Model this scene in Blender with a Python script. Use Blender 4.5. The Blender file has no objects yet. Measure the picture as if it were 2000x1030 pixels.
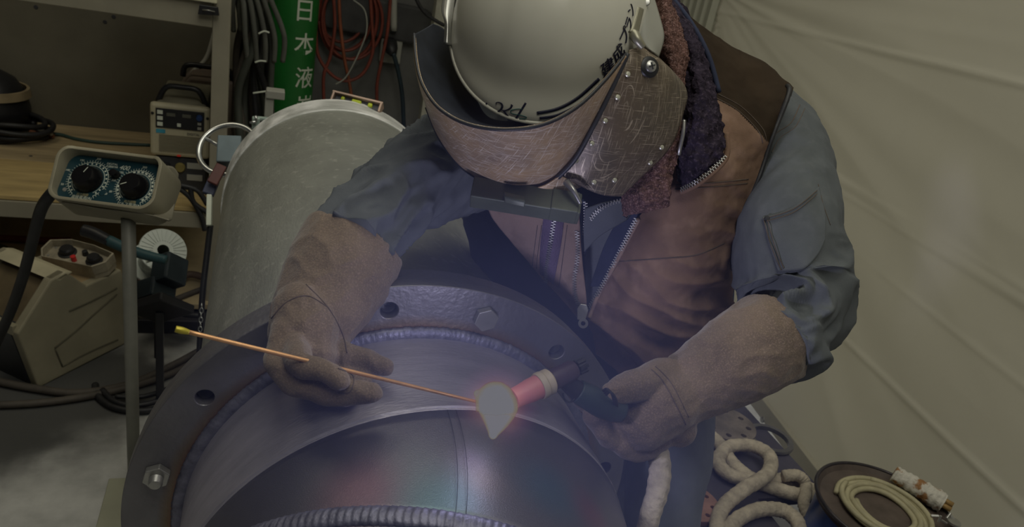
import bpy, bmesh, math, random
from mathutils import Vector as V, Matrix, noise
random.seed(7)
sc = bpy.context.scene
PI = math.pi
# ------------------------------------------------------------------ camera
FPX = 1450.0
CAMPOS = V((0, 0, 1.7))
a_ = V((-.28099, -.43399, .85598)).normalized()          # world +Y in optical axes (x right, y down, z forward)
x_ = V((.94191, .04628, .33266)).normalized()            # world +X
d_ = a_.cross(x_)
if d_.y < 0: d_ = -d_                                     # world -Z
def conv(q):
    q = V(q); return V((q.dot(x_), q.dot(a_), -q.dot(d_)))
def P(u, v, z):
    return CAMPOS + conv(((u - 1000) / FPX * z, (v - 515) / FPX * z, z))
def ray(u, v):
    return conv(((u - 1000) / FPX, (v - 515) / FPX, 1))
def F(u, v, h=0.0):                                       # point seen at (u, v) on the level h
    r = ray(u, v); return CAMPOS + r * ((h - CAMPOS.z) / r.z)
def ONY(u, v, y):                                         # on the vertical plane Y = y
    r = ray(u, v); return CAMPOS + r * ((y - CAMPOS.y) / r.y)
def ONP(u, v, o, n):
    r = ray(u, v); return CAMPOS + r * ((V(o) - CAMPOS).dot(n) / r.dot(n))
def D(x, y, z):                                           # direction: x right, y up, z towards the viewer
    return conv((x, -y, -z)).normalized()
def frame(o, x, y):
    x = V(x).normalized(); z = x.cross(V(y)).normalized(); y = z.cross(x)
    m = Matrix((x, y, z)).transposed().to_4x4(); m.translation = V(o); return m
cam = bpy.data.cameras.new('camera'); co = bpy.data.objects.new('camera', cam)
sc.collection.objects.link(co); sc.camera = co
co.matrix_world = frame(CAMPOS, D(1, 0, 0), D(0, 1, 0))
cam.sensor_width = 36; cam.lens = FPX / 2000 * 36; cam.clip_start = .02
cam.dof.use_dof = True; cam.dof.focus_distance = .95; cam.dof.aperture_fstop = 11.0
# ------------------------------------------------------------------ world, lights, exposure
sc.view_settings.view_transform = 'Standard'; sc.view_settings.look = 'None'
sc.view_settings.exposure = 0; sc.view_settings.gamma = 1; sc.view_settings.use_curve_mapping = False
w = bpy.data.worlds.new('world'); sc.world = w; w.use_nodes = True
w.node_tree.nodes['Background'].inputs[0].default_value = (.86, .9, .78, 1)
w.node_tree.nodes['Background'].inputs[1].default_value = .03
def lamp(name, kind, loc, energy, col, size=1, target=None, sy=None):
    l = bpy.data.lights.new(name, kind); l.energy = energy; l.color = col
    if kind == 'AREA':
        l.size = size
        if sy: l.shape = 'RECTANGLE'; l.size_y = sy
    else: l.shadow_soft_size = size
    o = bpy.data.objects.new(name, l); sc.collection.objects.link(o); o.location = loc
    if target is not None: o.rotation_euler = (V(target) - V(loc)).to_track_quat('-Z', 'Y').to_euler()
    return o
ARC = P(972, 800, .815)
lamp('hall_lamp', 'AREA', (.35, 1.3, 3.7), 19, (1, .97, .82), 1.6, (.35, .9, 0))
lamp('hall_lamp', 'AREA', (.2, -.5, 3.75), 20, (1, .97, .84), 1.2, (.4, .7, .9))
lamp('hall_lamp', 'AREA', (-1.3, 2.6, 3.7), 8, (1, .90, .66), 1.0, (-.9, 3.1, 0))
lamp('sheet_backlight', 'AREA', (4.4, 1.2, 1.8), 84, (1, .98, .89), 4.5, (1.9, 1.0, 1.4), 3.5)  # unseen lamp added behind the translucent sheet to brighten it
al = lamp('arc_light', 'POINT', ARC + D(.05, .25, .45) * .05, 1.0, (.74, .72, 1.0), .02)
al.data.use_nodes = True; _n = al.data.node_tree.nodes; _e = _n['Emission']; _f = _n.new('ShaderNodeLightFalloff')
_f.inputs['Strength'].default_value = 12.5; _f.inputs['Smooth'].default_value = .1; al.data.node_tree.links.new(_f.outputs['Linear'], _e.inputs['Strength'])
# ------------------------------------------------------------------ materials
MT = {}
def mat(name, col, rough=.6, metal=0.0, var=.25, scale=8, bump=0.0, bscale=60, col2=None, spec=.4, stretch=None, bdist=.004, sheen=0, detail=6, coat=0):
    if name in MT: return MT[name]
    m = bpy.data.materials.new(name); m.use_nodes = True; nt = m.node_tree; N = nt.nodes; L = nt.links
    b = N['Principled BSDF']; b.inputs['Roughness'].default_value = rough; b.inputs['Metallic'].default_value = metal
    b.inputs['Specular IOR Level'].default_value = spec
    if sheen: b.inputs['Sheen Weight'].default_value = sheen
    if coat: b.inputs['Coat Weight'].default_value = coat; b.inputs['Coat Roughness'].default_value = .15
    tc = N.new('ShaderNodeTexCoord'); mp = N.new('ShaderNodeMapping'); L.new(tc.outputs['Object'], mp.inputs[0])
    if stretch: mp.inputs['Scale'].default_value = stretch
    nz = N.new('ShaderNodeTexNoise'); nz.inputs['Scale'].default_value = scale; nz.inputs['Detail'].default_value = detail
    nz.inputs['Roughness'].default_value = .6
    L.new(mp.outputs[0], nz.inputs['Vector'])
    rp = N.new('ShaderNodeValToRGB'); L.new(nz.outputs[0], rp.inputs[0])
    c2 = col2 or tuple(c * (1 - var) for c in col)
    c1 = col if col2 else tuple(min(1, c * (1 + var)) for c in col)
    rp.color_ramp.elements[0].position = .34; rp.color_ramp.elements[1].position = .68
    rp.color_ramp.elements[0].color = (*c2, 1); rp.color_ramp.elements[1].color = (*c1, 1)
    L.new(rp.outputs[0], b.inputs['Base Color'])
    if bump:
        n2 = N.new('ShaderNodeTexNoise'); n2.inputs['Scale'].default_value = bscale; n2.inputs['Detail'].default_value = 5
        L.new(mp.outputs[0], n2.inputs['Vector'])
        bp = N.new('ShaderNodeBump'); bp.inputs['Strength'].default_value = bump; bp.inputs['Distance'].default_value = bdist
        L.new(n2.outputs[0], bp.inputs['Height']); L.new(bp.outputs[0], b.inputs['Normal'])
    MT[name] = m; return m
def speckle(m, scale, lo, hi, amt, col):
    N, L, b = m.node_tree.nodes, m.node_tree.links, m.node_tree.nodes['Principled BSDF']; src = b.inputs['Base Color'].links[0].from_socket
    tc = N.new('ShaderNodeTexCoord'); nz = N.new('ShaderNodeTexNoise'); nz.inputs['Scale'].default_value = scale; nz.inputs['Detail'].default_value = 3; L.new(tc.outputs['Object'], nz.inputs['Vector'])
    mr = N.new('ShaderNodeMapRange'); mr.inputs['From Min'].default_value = lo; mr.inputs['From Max'].default_value = hi; mr.inputs['To Max'].default_value = amt; L.new(nz.outputs[0], mr.inputs['Value'])
    mx = N.new('ShaderNodeMix'); mx.data_type = 'RGBA'; L.new(mr.outputs[0], mx.inputs['Factor']); L.new(src, mx.inputs['A']); mx.inputs['B'].default_value = (*col, 1); L.new(mx.outputs['Result'], b.inputs['Base Color'])
def nodes(m): return m.node_tree.nodes, m.node_tree.links, m.node_tree.nodes['Principled BSDF']
def emis(name, col, s):
    m = bpy.data.materials.new(name); m.use_nodes = True; N, L, b = nodes(m)
    b.inputs['Base Color'].default_value = (0, 0, 0, 1)
    b.inputs['Emission Color'].default_value = (*col, 1); b.inputs['Emission Strength'].default_value = s
    return m
steel_pipe = mat('brushed_steel', (.35, .36, .325), .52, .55, .16, 5, .25, 90, stretch=(.6, 1, 5))
steel_ring = mat('polished_ring', (.74, .76, .72), .45, .15, .45, 8, .1, 60, stretch=(.6, 2, 4))
flange_m = mat('flange_steel', (.22, .215, .23), .46, .75, .16, 7, .25, 140)
stub_m = mat('stub_steel', (.42, .40, .46), .45, .6, .15, 9, .2, 100, stretch=(1, 4, 1))
bead_m = mat('weld_bead', (.20, .20, .26), .5, .65, .3, 60, .25, 240)
bolt_m = mat('zinc_bolt', (.42, .42, .40), .34, .8, .15, 30)
dark_metal = mat('dark_metal', (.05, .052, .058), .5, .4)
grey_paint = mat('grey_paint', (.32, .32, .28), .55, 0, .12, 4)
beige = mat('beige_paint', (.46, .42, .29), .5, 0, .18, 5, .1, 60)
beige2 = mat('cream_paint', (.27, .245, .17), .5, 0, .12, 7)
black_rub = mat('black_rubber', (.018, .018, .02), .5, 0, .3, 20, .1, 80)
brown_rub = mat('dusty_cable', (.07, .06, .05), .7, 0, .3, 12)
black_pl = mat('black_plastic', (.015, .015, .017), .4, 0, .2, 12)
leather = mat('glove_leather', (.20, .15, .105), .85, 0, .22, 14, .6, 420, col2=(.13, .098, .072), spec=.15, sheen=.25, bdist=.0016)
vest_m = mat('vest_canvas', (.19, .12, .085), .85, 0, .2, 9, .45, 700, spec=.12, bdist=.0012)
vest_lt = mat('vest_facing', (.30, .215, .17), .85, 0, .2, 9, .45, 700, spec=.12, bdist=.0012)
denim = mat('workshirt_cloth', (.105, .116, .124), .85, 0, .14, 10, .4, 900, spec=.12, bdist=.001)
trouser = mat('trouser_cloth', (.17, .19, .22), .85, 0, .15, 12, .4, 600, spec=.1, bdist=.001)
navy = mat('navy_cloth', (.035, .042, .075), .85, 0, .3, 9, .3, 400, spec=.1, bdist=.001)
fleece = mat('black_fleece', (.03, .024, .036), .95, 0, .5, 50, 1.0, 130, spec=.05, bdist=.006)
terry = mat('maroon_terry', (.12, .066, .056), .95, 0, .45, 130, 1.0, 300, spec=.05, bdist=.004)
helm_m = mat('helmet_shell', (.60, .59, .51), .38, 0, .05, 3, 0, 60, spec=.35, coat=.15)
skin = mat('skin', (.5, .33, .25), .6)
thread = mat('stitching', (.10, .075, .06), .8)
copper = mat('copper_rod', (.75, .42, .2), .4, .6, .2, 30)
concrete = mat('concrete', (.56, .56, .54), .8, 0, .3, 6, .6, 30, col2=(.34, .34, .33), detail=9)
def stains(m, spots, col=(.07, .07, .068)):
    N, L, b = m.node_tree.nodes, m.node_tree.links, m.node_tree.nodes['Principled BSDF']
    for c, rad in spots:
        src = b.inputs['Base Color'].links[0].from_socket; tc = N.new('ShaderNodeTexCoord'); nz = N.new('ShaderNodeTexNoise'); nz.inputs['Scale'].default_value = 5; nz.inputs['Detail'].default_value = 6
        L.new(tc.outputs['Object'], nz.inputs['Vector']); ds = N.new('ShaderNodeVectorMath'); ds.operation = 'DISTANCE'; ds.inputs[1].default_value = c; L.new(tc.outputs['Object'], ds.inputs[0])
        ad = N.new('ShaderNodeMath'); ad.operation = 'MULTIPLY_ADD'; ad.inputs[1].default_value = rad * .9; L.new(nz.outputs[0], ad.inputs[0]); L.new(ds.outputs['Value'], ad.inputs[2])
        mr = N.new('ShaderNodeMapRange'); mr.interpolation_type = 'SMOOTHSTEP'; mr.inputs['From Min'].default_value = rad * .95; mr.inputs['From Max'].default_value = rad * 1.7; L.new(ad.outputs[0], mr.inputs['Value'])
        mx = N.new('ShaderNodeMix'); mx.data_type = 'RGBA'; L.new(mr.outputs[0], mx.inputs['Factor']); mx.inputs['A'].default_value = (*col, 1); L.new(src, mx.inputs['B']); L.new(mx.outputs['Result'], b.inputs['Base Color'])
stains(concrete, ((F(60, 790), .34), (F(150, 760), .3), (F(-60, 850), .25), (F(240, 740), .22), (V((1.6, 1.2, 0)), .8), (F(330, 660), .12)))
ply = mat('plywood', (.36, .28, .16), .75, 0, .25, 3, .1, 60, stretch=(1, 6, 1))
rack_m = mat('rack_paint', (.27, .25, .19), .6, 0, .12, 4)
tarp = mat('grey_tarp', (.13, .13, .125), .8, 0, .25, 3, .3, 14, bdist=.02)
sheet_m = mat('plastic_sheet', (.60, .585, .52), .5, 0, .04, 1.2, .25, 3, spec=.25, bdist=.03)
N_, L_, b_s = (sheet_m.node_tree.nodes, sheet_m.node_tree.links, sheet_m.node_tree.nodes['Principled BSDF'])
_tl = N_.new('ShaderNodeBsdfTranslucent'); _tl.inputs[0].default_value = (.6, .58, .5, 1); _mx = N_.new('ShaderNodeMixShader'); _mx.inputs[0].default_value = .5
L_.new(b_s.outputs[0], _mx.inputs[1]); L_.new(_tl.outputs[0], _mx.inputs[2]); L_.new(_mx.outputs[0], N_['Material Output'].inputs[0])
green_p = mat('green_cylinder_paint', (.012, .13, .022), .4, 0, .15, 6)
white_p = mat('white_lettering', (.62, .66, .56), .6, 0, .08)
black_ink = mat('black_ink', (.012, .012, .03), .5)
green_ink = mat('green_ink', (.02, .10, .08), .5)
red_hose = mat('red_hose', (.17, .038, .024), .5, 0, .2, 20)
teal = mat('teal_panel', (.010, .042, .056), .35, 0, .15, 10)
rope_m = mat('cloth_wrap', (.42, .37, .29), .9, 0, .3, 30, .7, 160, bdist=.003)
tan_coil = mat('tan_cable', (.36, .33, .21), .6, 0, .15, 30)
blue_drum = mat('blue_drum', (.02, .07, .30), .35, .1, .3, 14)
table_m = mat('dark_table', (.055, .052, .075), .55, .1, .35, 6)
speckle(leather, 520, .50, .66, .45, (.33, .245, .18)); speckle(leather, 700, .55, .66, .4, (.10, .072, .052))
speckle(vest_m, 30, .5, .66, .5, (.30, .20, .15)); speckle(vest_m, 7, .52, .68, .6, (.10, .06, .045)); speckle(vest_lt, 30, .55, .66, .5, (.16, .11, .08))
speckle(terry, 420, .52, .62, .7, (.30, .19, .175)); speckle(fleece, 260, .54, .66, .6, (.09, .07, .10))
speckle(steel_pipe, 60, .58, .7, .4, (.6, .6, .55)); speckle(denim, 60, .5, .7, .3, (.14, .15, .16))
# ------------------------------------------------------------------ object helpers
C = sc.collection
def link(name, bm, m, parent=None, smooth=True, bevel=0, sub=0, thick=0):
    me = bpy.data.meshes.new(name); bm.normal_update(); bm.to_mesh(me); bm.free()
    if m: me.materials.append(m)
    if smooth:
        for p in me.polygons: p.use_smooth = True
    o = bpy.data.objects.new(name, me); C.objects.link(o)
    if parent: o.parent = parent; o.matrix_parent_inverse = parent_inv(parent)
    if bevel:
        md = o.modifiers.new('b', 'BEVEL'); md.width = bevel; md.segments = 2; md.limit_method = 'ANGLE'
        md.harden_normals = False
    if thick:
        md = o.modifiers.new('t', 'SOLIDIFY'); md.thickness = thick; md.offset = -1
    if sub:
        md = o.modifiers.new('s', 'SUBSURF'); md.levels = sub; md.render_levels = sub
    return o
def world(o):
    m = o.matrix_parent_inverse @ o.matrix_basis if o.parent else o.matrix_basis.copy()
    return world(o.parent) @ m if o.parent else m
def parent_inv(p): return world(p).inverted()
def tag(o, label, cat, group=None):
    o['label'] = label; o['category'] = cat
    if group: o['group'] = group
    return o
def thing(name, label, cat, loc, group=None):
    o = bpy.data.objects.new(name, None); C.objects.link(o); o.location = loc
    o.empty_display_size = .05
    return tag(o, label, cat, group)
def struct(o): o['kind'] = 'structure'; return o
def catmull(pts, n):
    out = []
    k = len(pts)
    for i in range(k - 1):
        p0 = pts[max(i - 1, 0)]; p1 = pts[i]; p2 = pts[i + 1]; p3 = pts[min(i + 2, k - 1)]
        for j in range(n):
            t = j / n
            out.append([.5 * (2 * b + (c - a) * t + (2 * a - 5 * b + 4 * c - d) * t * t + (3 * b - a - 3 * c + d) * t ** 3)
                        for a, b, c, d in zip(p0, p1, p2, p3)])
    out.append(list(pts[-1]))
    return out
def add_box(bm, M, sx, sy, sz, o=(0, 0, 0)):
    vs = [bm.verts.new(M @ V((o[0] + x * sx / 2, o[1] + y * sy / 2, o[2] + z * sz / 2))) for x in (-1, 1) for y in (-1, 1) for z in (-1, 1)]
    for q in ((0, 1, 3, 2), (4, 6, 7, 5), (0, 4, 5, 1), (2, 3, 7, 6), (0, 2, 6, 4), (1, 5, 7, 3)):
        bm.faces.new([vs[i] for i in q])
    return vs
def box(name, M, s, m, parent=None, bevel=.003, o=(0, 0, 0)):
    bm = bmesh.new(); add_box(bm, M, *s, o=o); return link(name, bm, m, parent, smooth=False, bevel=bevel)
def add_prism(bm, pts, M, z0, z1):
    n = len(pts)
    a = [bm.verts.new(M @ V((x, y, z0))) for x, y in pts]; b = [bm.verts.new(M @ V((x, y, z1))) for x, y in pts]
    bm.faces.new(a[::-1]); bm.faces.new(b)
    for i in range(n): bm.faces.new((a[i], a[(i + 1) % n], b[(i + 1) % n], b[i]))
def prism(name, pts, M, z0, z1, m, parent=None, bevel=.002, smooth=False):
    bm = bmesh.new(); add_prism(bm, pts, M, z0, z1); bmesh.ops.recalc_face_normals(bm, faces=bm.faces)
    return link(name, bm, m, parent, smooth=smooth, bevel=bevel)
def add_rings(bm, rings, closed=False, cap=True):
    vs = [[bm.verts.new(p) for p in r] for r in rings]; n = len(vs[0])
    m = len(vs)
    for i in range(m if closed else m - 1):
        A, B = vs[i], vs[(i + 1) % m]
        for j in range(n): bm.faces.new((A[j], A[(j + 1) % n], B[(j + 1) % n], B[j]))
    if cap and not closed:
        bm.faces.new(vs[0][::-1]); bm.faces.new(vs[-1])
    return vs
def frames(pts, up=None):
    T = []
    for i in range(len(pts)):
        t = (pts[min(i + 1, len(pts) - 1)] - pts[max(i - 1, 0)])
        T.append(t.normalized() if t.length > 1e-9 else V((0, 0, 1)))
    n = T[0].orthogonal().normalized() if up is None else (up - T[0] * up.dot(T[0])).normalized()
    out = []
    for t in T:
        n = (n - t * n.dot(t)); n = n.normalized() if n.length > 1e-6 else t.orthogonal().normalized()
        out.append((n, t.cross(n)))
    return out
def add_tube(bm, pts, r, seg=10, n=6, cap=True, twist=0, rfun=None):
    """pts are world Vectors; r a number or list"""
    rr = r if isinstance(r, (list, tuple)) else [r] * len(pts)
    q = catmull([[*p, a] for p, a in zip(pts, rr)], n) if n > 1 else [[*p, a] for p, a in zip(pts, rr)]
    ps = [V(p[:3]) for p in q]; fr = frames(ps); rings = []
    for i, (p, (a, b)) in enumerate(zip(ps, fr)):
        ring = []
        for j in range(seg):
            t = 2 * PI * j / seg; R = q[i][3]
            if rfun: R *= rfun(i / len(ps), t)
            ring.append(p + (a * math.cos(t) + b * math.sin(t)) * R)
        rings.append(ring)
    add_rings(bm, rings, cap=cap)
def tube(name, pts, r, m, parent=None, seg=10, n=6, rfun=None):
    bm = bmesh.new(); add_tube(bm, pts, r, seg, n, rfun=rfun); bmesh.ops.recalc_face_normals(bm, faces=bm.faces)
    return link(name, bm, m, parent)
def add_lathe(bm, prof, M, seg=48, a0=0, a1=2 * PI):
    full = abs(a1 - a0 - 2 * PI) < 1e-6
    k = seg if full else seg + 1
    rings = [[M @ V((r * math.cos(a0 + (a1 - a0) * j / seg), r * math.sin(a0 + (a1 - a0) * j / seg), z)) for r, z in prof] for j in range(k)]
    vs = [[bm.verts.new(p) for p in r] for r in rings]
    for j in range(k if full else k - 1):
        A, B = vs[j], vs[(j + 1) % k]
        for i in range(len(prof) - 1):
            try: bm.faces.new((A[i], B[i], B[i + 1], A[i + 1]))
            except ValueError: pass
    bmesh.ops.remove_doubles(bm, verts=bm.verts, dist=1e-6)
def lathe(name, prof, M, m, parent=None, seg=48, smooth=True, bevel=0):
    bm = bmesh.new(); add_lathe(bm, prof, M, seg); bmesh.ops.recalc_face_normals(bm, faces=bm.faces)
    o = link(name, bm, m, parent, smooth=smooth, bevel=bevel)
    if smooth: autosmooth(o)
    return o
def autosmooth(o, ang=.6):
    me = o.data; bm = bmesh.new(); bm.from_mesh(me)
    for e in bm.edges:
        if len(e.link_faces) == 2 and e.calc_face_angle(0) > ang: e.smooth = False
    bm.to_mesh(me); bm.free()
def arc(r, a0, a1, n, c=(0, 0)): return [(c[0] + r * math.cos(a0 + (a1 - a0) * i / n), c[1] + r * math.sin(a0 + (a1 - a0) * i / n)) for i in range(n + 1)]
def rrect(w, h, r, n=5):
    p = []
    for cx, cy, s in ((w / 2 - r, h / 2 - r, 0), (-w / 2 + r, h / 2 - r, PI / 2), (-w / 2 + r, -h / 2 + r, PI), (w / 2 - r, -h / 2 + r, 1.5 * PI)):
        p += arc(r, s, s + PI / 2, n, (cx, cy))
    return p
def patch(name, rows, m, parent=None, thick=.004, n=6, disp=None, pix=True, flip=False, post=None):
    """smooth cloth or plate through a grid of control points (u, v, depth)"""
    R = [catmull([list(p) for p in r], n) for r in rows]
    cols = [catmull([R[i][j] for i in range(len(R))], n) for j in range(len(R[0]))]
    nu, nv = len(cols), len(cols[0])
    pts = [[P(*cols[j][i]) if pix else V(cols[j][i]) for j in range(nu)] for i in range(nv)]
    if disp or post:
        nn = [[None] * nu for _ in range(nv)]
        for i in range(nv):
            for j in range(nu):
                a = pts[i][min(j + 1, nu - 1)] - pts[i][max(j - 1, 0)]; b = pts[min(i + 1, nv - 1)][j] - pts[max(i - 1, 0)][j]
                q = a.cross(b); q = q.normalized() if q.length > 1e-12 else V((0, 0, 1))
                if q.dot(CAMPOS - pts[i][j]) < 0: q = -q
                nn[i][j] = q
        pts = [[pts[i][j] + nn[i][j] * (disp(j / (nu - 1), i / (nv - 1), pts[i][j])) for j in range(nu)] for i in range(nv)]
    bm = bmesh.new(); vs = [[bm.verts.new(p) for p in r] for r in pts]
    for i in range(nv - 1):
        for j in range(nu - 1):
            try: bm.faces.new((vs[i][j], vs[i][j + 1], vs[i + 1][j + 1], vs[i + 1][j]))
            except ValueError: pass
    bmesh.ops.remove_doubles(bm, verts=bm.verts, dist=1e-5); bmesh.ops.recalc_face_normals(bm, faces=bm.faces)
    bm.normal_update()
    s = sum(f.normal.dot(CAMPOS - f.calc_center_median()) * f.calc_area() for f in bm.faces)
    if s < 0: bmesh.ops.reverse_faces(bm, faces=bm.faces)
    return link(name, bm, m, parent, thick=thick)
def text(name, s, M, size, m, parent=None, depth=.0004, align='CENTER', shear=0, bold=0):
    cu = bpy.data.curves.new(name, 'FONT'); cu.body = s; cu.size = size; cu.align_x = align; cu.align_y = 'CENTER'
    cu.extrude = depth; cu.shear = shear; cu.offset = bold
    o = bpy.data.objects.new(name + '_c', cu); C.objects.link(o)
    dg = bpy.context.evaluated_depsgraph_get(); me = bpy.data.meshes.new_from_object(o.evaluated_get(dg))
    bpy.data.objects.remove(o); me.transform(M); me.materials.clear(); me.materials.append(m); me.name = name
    q = bpy.data.objects.new(name, me); C.objects.link(q)
    if parent: q.parent = parent; q.matrix_parent_inverse = parent_inv(parent)
    return q
def fbm(p, s, o=3): return noise.fractal(p * s, 1.0, 2.0, o)
def ridge(x): return 1 - min(1, abs(x) * 2.2)

# ================================================================== SETTING
bm = bmesh.new(); add_box(bm, Matrix(), 9, 11, .1, (0, 2.5, -.05)); struct(link('floor', bm, concrete, smooth=False))
# ================================================================== PIPE SPOOL
CF = conv((-.163, .342, 1.051)) + CAMPOS                  # centre of the flange face, axis runs along +Y
RP = .284
def AX(dy): return frame((CF.x, CF.y + dy, CF.z), (1, 0, 0), (0, 0, 1))   # local z = -Y (towards viewer)
pipe = thing('pipe_spool', 'large brushed steel pipe spool with a bolted flange face and an elbow being welded on', 'pipe', (CF.x, CF.y, 0))
LP = 1.12
lathe('pipe_shell', [(RP, -LP), (RP, -.02), (RP - .008, -.02), (RP - .008, -LP), (RP, -LP)], AX(0), steel_pipe, pipe, 128)
er = lathe('end_ring', [(RP + .004, -LP - .06), (RP + .004, -LP + .04), (RP + .001, -LP + .042), (RP - .01, -LP + .04), (RP - .01, -LP - .06), (RP + .004, -LP - .06)], AX(0), steel_ring, pipe, 128)
# flange plate with sixteen bored holes
HA = [76.2 + 22.5 * k for k in range(16)]
cu = bpy.data.curves.new('flange', 'CURVE'); cu.dimensions = '2D'; cu.fill_mode = 'BOTH'; cu.extrude = .011; cu.bevel_depth = .0012; cu.bevel_resolution = 1
def circ2(r, cx=0, cy=0, n=160):
    s = cu.splines.new('POLY'); s.points.add(n - 1); s.use_cyclic_u = True
    for i in range(n): s.points[i].co = (cx + r * math.cos(2 * PI * i / n), cy + r * math.sin(2 * PI * i / n), 0, 1)
circ2(.3488); circ2(.275)
for h in HA: circ2(.0123, .317 * math.cos(math.radians(h)), .317 * math.sin(math.radians(h)), 28)
o = bpy.data.objects.new('c', cu); C.objects.link(o)
me = bpy.data.meshes.new_from_object(o.evaluated_get(bpy.context.evaluated_depsgraph_get())); bpy.data.objects.remove(o)
me.transform(AX(.0122)); me.materials.clear(); me.materials.append(flange_m)
fl = bpy.data.objects.new('flange', me); C.objects.link(fl); fl.parent = pipe; fl.matrix_parent_inverse = parent_inv(pipe)
# backing flange just behind (the double edge seen along the rim)
lathe('backing_flange', [(.347, -.028), (.347, -.05), (.29, -.05), (.29, -.028), (.347, -.028)], AX(0), flange_m, pipe, 128)
def heat(m, axis_o, bands):
    """heat tint: colour bands at given radii from the axis"""
    N, L, b = nodes(m)
    src = b.inputs['Base Color'].links[0].from_socket
    tc = N.new('ShaderNodeTexCoord'); sx = N.new('ShaderNodeSeparateXYZ'); 
    ad = N.new('ShaderNodeVectorMath'); ad.operation = 'SUBTRACT'; ad.inputs[1].default_value = axis_o
    L.new(tc.outputs['Object'], ad.inputs[0]); ml = N.new('ShaderNodeVectorMath'); ml.operation = 'MULTIPLY'; ml.inputs[1].default_value = (1, 0, 1)
    L.new(ad.outputs[0], ml.inputs[0]); ln = N.new('ShaderNodeVectorMath'); ln.operation = 'LENGTH'; L.new(ml.outputs[0], ln.inputs[0])
    nz = N.new('ShaderNodeTexNoise'); nz.inputs['Scale'].default_value = 14; L.new(tc.outputs['Object'], nz.inputs[0])
    sc_ = N.new('ShaderNodeMath'); sc_.operation = 'MULTIPLY_ADD'; sc_.inputs[1].default_value = .012; L.new(nz.outputs[0], sc_.inputs[0]); L.new(ln.outputs['Value'], sc_.inputs[2])
    mr = N.new('ShaderNodeMapRange'); mr.inputs['From Min'].default_value = bands[0]; mr.inputs['From Max'].default_value = bands[1]
    L.new(sc_.outputs[0], mr.inputs['Value'])
    rp = N.new('ShaderNodeValToRGB'); L.new(mr.outputs[0], rp.inputs[0])
    e = rp.color_ramp.elements; e[0].color = (*bands[2][0][1], 1); e[0].position = bands[2][0][0]; e[1].color = (*bands[2][-1][1], 1); e[1].position = bands[2][-1][0]
    for p, c in bands[2][1:-1]: q = e.new(p); q.color = (*c, 1)
    mx = N.new('ShaderNodeMix'); mx.data_type = 'RGBA'; mx.blend_type = 'MULTIPLY'; mx.inputs['Factor'].default_value = 1
    L.new(src, mx.inputs['A']); L.new(rp.outputs[0], mx.inputs['B']); L.new(mx.outputs['Result'], b.inputs['Base Color'])
heat(flange_m, (CF.x, 0, CF.z), (.285, .325, [(0, (.75, .38, .35)), (.22, (1.0, .48, .24)), (.45, (1, .78, .5)), (.75, (1, 1, 1))]))
def bead(name, r, y, tube_r, Mf, m, parent, ripples=260, a0=0, a1=2 * PI, seg=900, prof=9, amp=.14):
    bm = bmesh.new(); rings = []
    full = abs(a1 - a0 - 2 * PI) < 1e-6
    for i in range(seg + (0 if full else 1)):
        t = a0 + (a1 - a0) * i / seg; ring = []
        for j in range(prof):
            s = 2 * PI * j / prof
            ph = (t * ripples / (2 * PI) + .32 * math.sin(s)) % 1
            k = tube_r * (1 + amp * (ph - .5) + .1 * noise.noise(V((t * 30, s, 3))))
            ring.append(Mf @ V(((r + k * math.cos(s)) * math.cos(t), (r + k * math.cos(s)) * math.sin(t), y + k * math.sin(s) * .55)))
        rings.append(ring)
    add_rings(bm, rings, closed=full); bmesh.ops.recalc_face_normals(bm, faces=bm.faces)
    return link(name, bm, m, parent)
bead('weld_bead', .2815, 0.002, .011, AX(0), bead_m, pipe)
R1 = .279; L1 = .153
stub = lathe('pipe_stub', [(R1, 0), (R1, L1 - .004), (R1 - .003, L1 - .001), (R1 - .008, L1 - .001), (R1 - .008, -.02), (R1, -.02)], AX(0), stub_m, pipe, 160)
heat(stub_m, (CF.x, 0, CF.z), (.27, .30, [(0, (1, 1, 1)), (1, (1, 1, 1))]))
# root groove bead being laid between stub and elbow
bead('root_bead', R1 - .0035, L1 + .001, .0035, AX(0), stub_m, pipe, 500)
# elbow: gores sweeping from the stub towards the viewer and down
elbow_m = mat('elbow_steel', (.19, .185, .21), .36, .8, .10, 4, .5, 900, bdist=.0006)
GORE = math.radians(20); BR = .30; BETA = math.radians(-60)
Y0 = CF.y - L1 - .003
BD = V((math.sin(BETA), 0, -math.cos(BETA)))             # the way the elbow turns
def elbow_frame(s):
    k = V((0, -1, 0)).cross(BD).normalized(); R = Matrix.Rotation(s, 3, k)
    return V((CF.x, Y0, CF.z)) + V((0, -1, 0)) * BR * math.sin(s) + BD * BR * (1 - math.cos(s)), R
def elbow_point(s, th, dr=0, dt=0):
    c, R = elbow_frame(s)
    return c + R @ (V((math.cos(th), 0, math.sin(th))) * (R1 - .0005 + dr) + V((0, -dt, 0)))
def gore(s0, s1, name, m):
    bm = bmesh.new(); rings = []; K = 160; S = 10
    for i in range(S + 1):
        t = i / S
        rings.append([elbow_point(s0, 2 * PI * k / K).lerp(elbow_point(s1, 2 * PI * k / K), t) for k in range(K)])
    add_rings(bm, rings, cap=False); bmesh.ops.recalc_face_normals(bm, faces=bm.faces)
    return link(name, bm, m, pipe, thick=.005)
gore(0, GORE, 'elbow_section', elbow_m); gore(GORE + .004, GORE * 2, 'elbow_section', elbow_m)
bm = bmesh.new(); rings = []; K = 1400
for k in range(K):
    ring = []
    for j in range(10):
        s = 2 * PI * j / 10; ph = (k * 230 / K + .4 * math.sin(s) ** 2) % 1
        q = 1 + .4 * (ph - .5)
        ring.append(elbow_point(GORE + .003, 2 * PI * k / K, .0042 * math.cos(s) * q, .0105 * math.sin(s) * (1 + .08 * ph)))
    rings.append(ring)
add_rings(bm, rings, closed=True); bmesh.ops.recalc_face_normals(bm, faces=bm.faces); link('rippled_weld', bm, bead_m, pipe)
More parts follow.
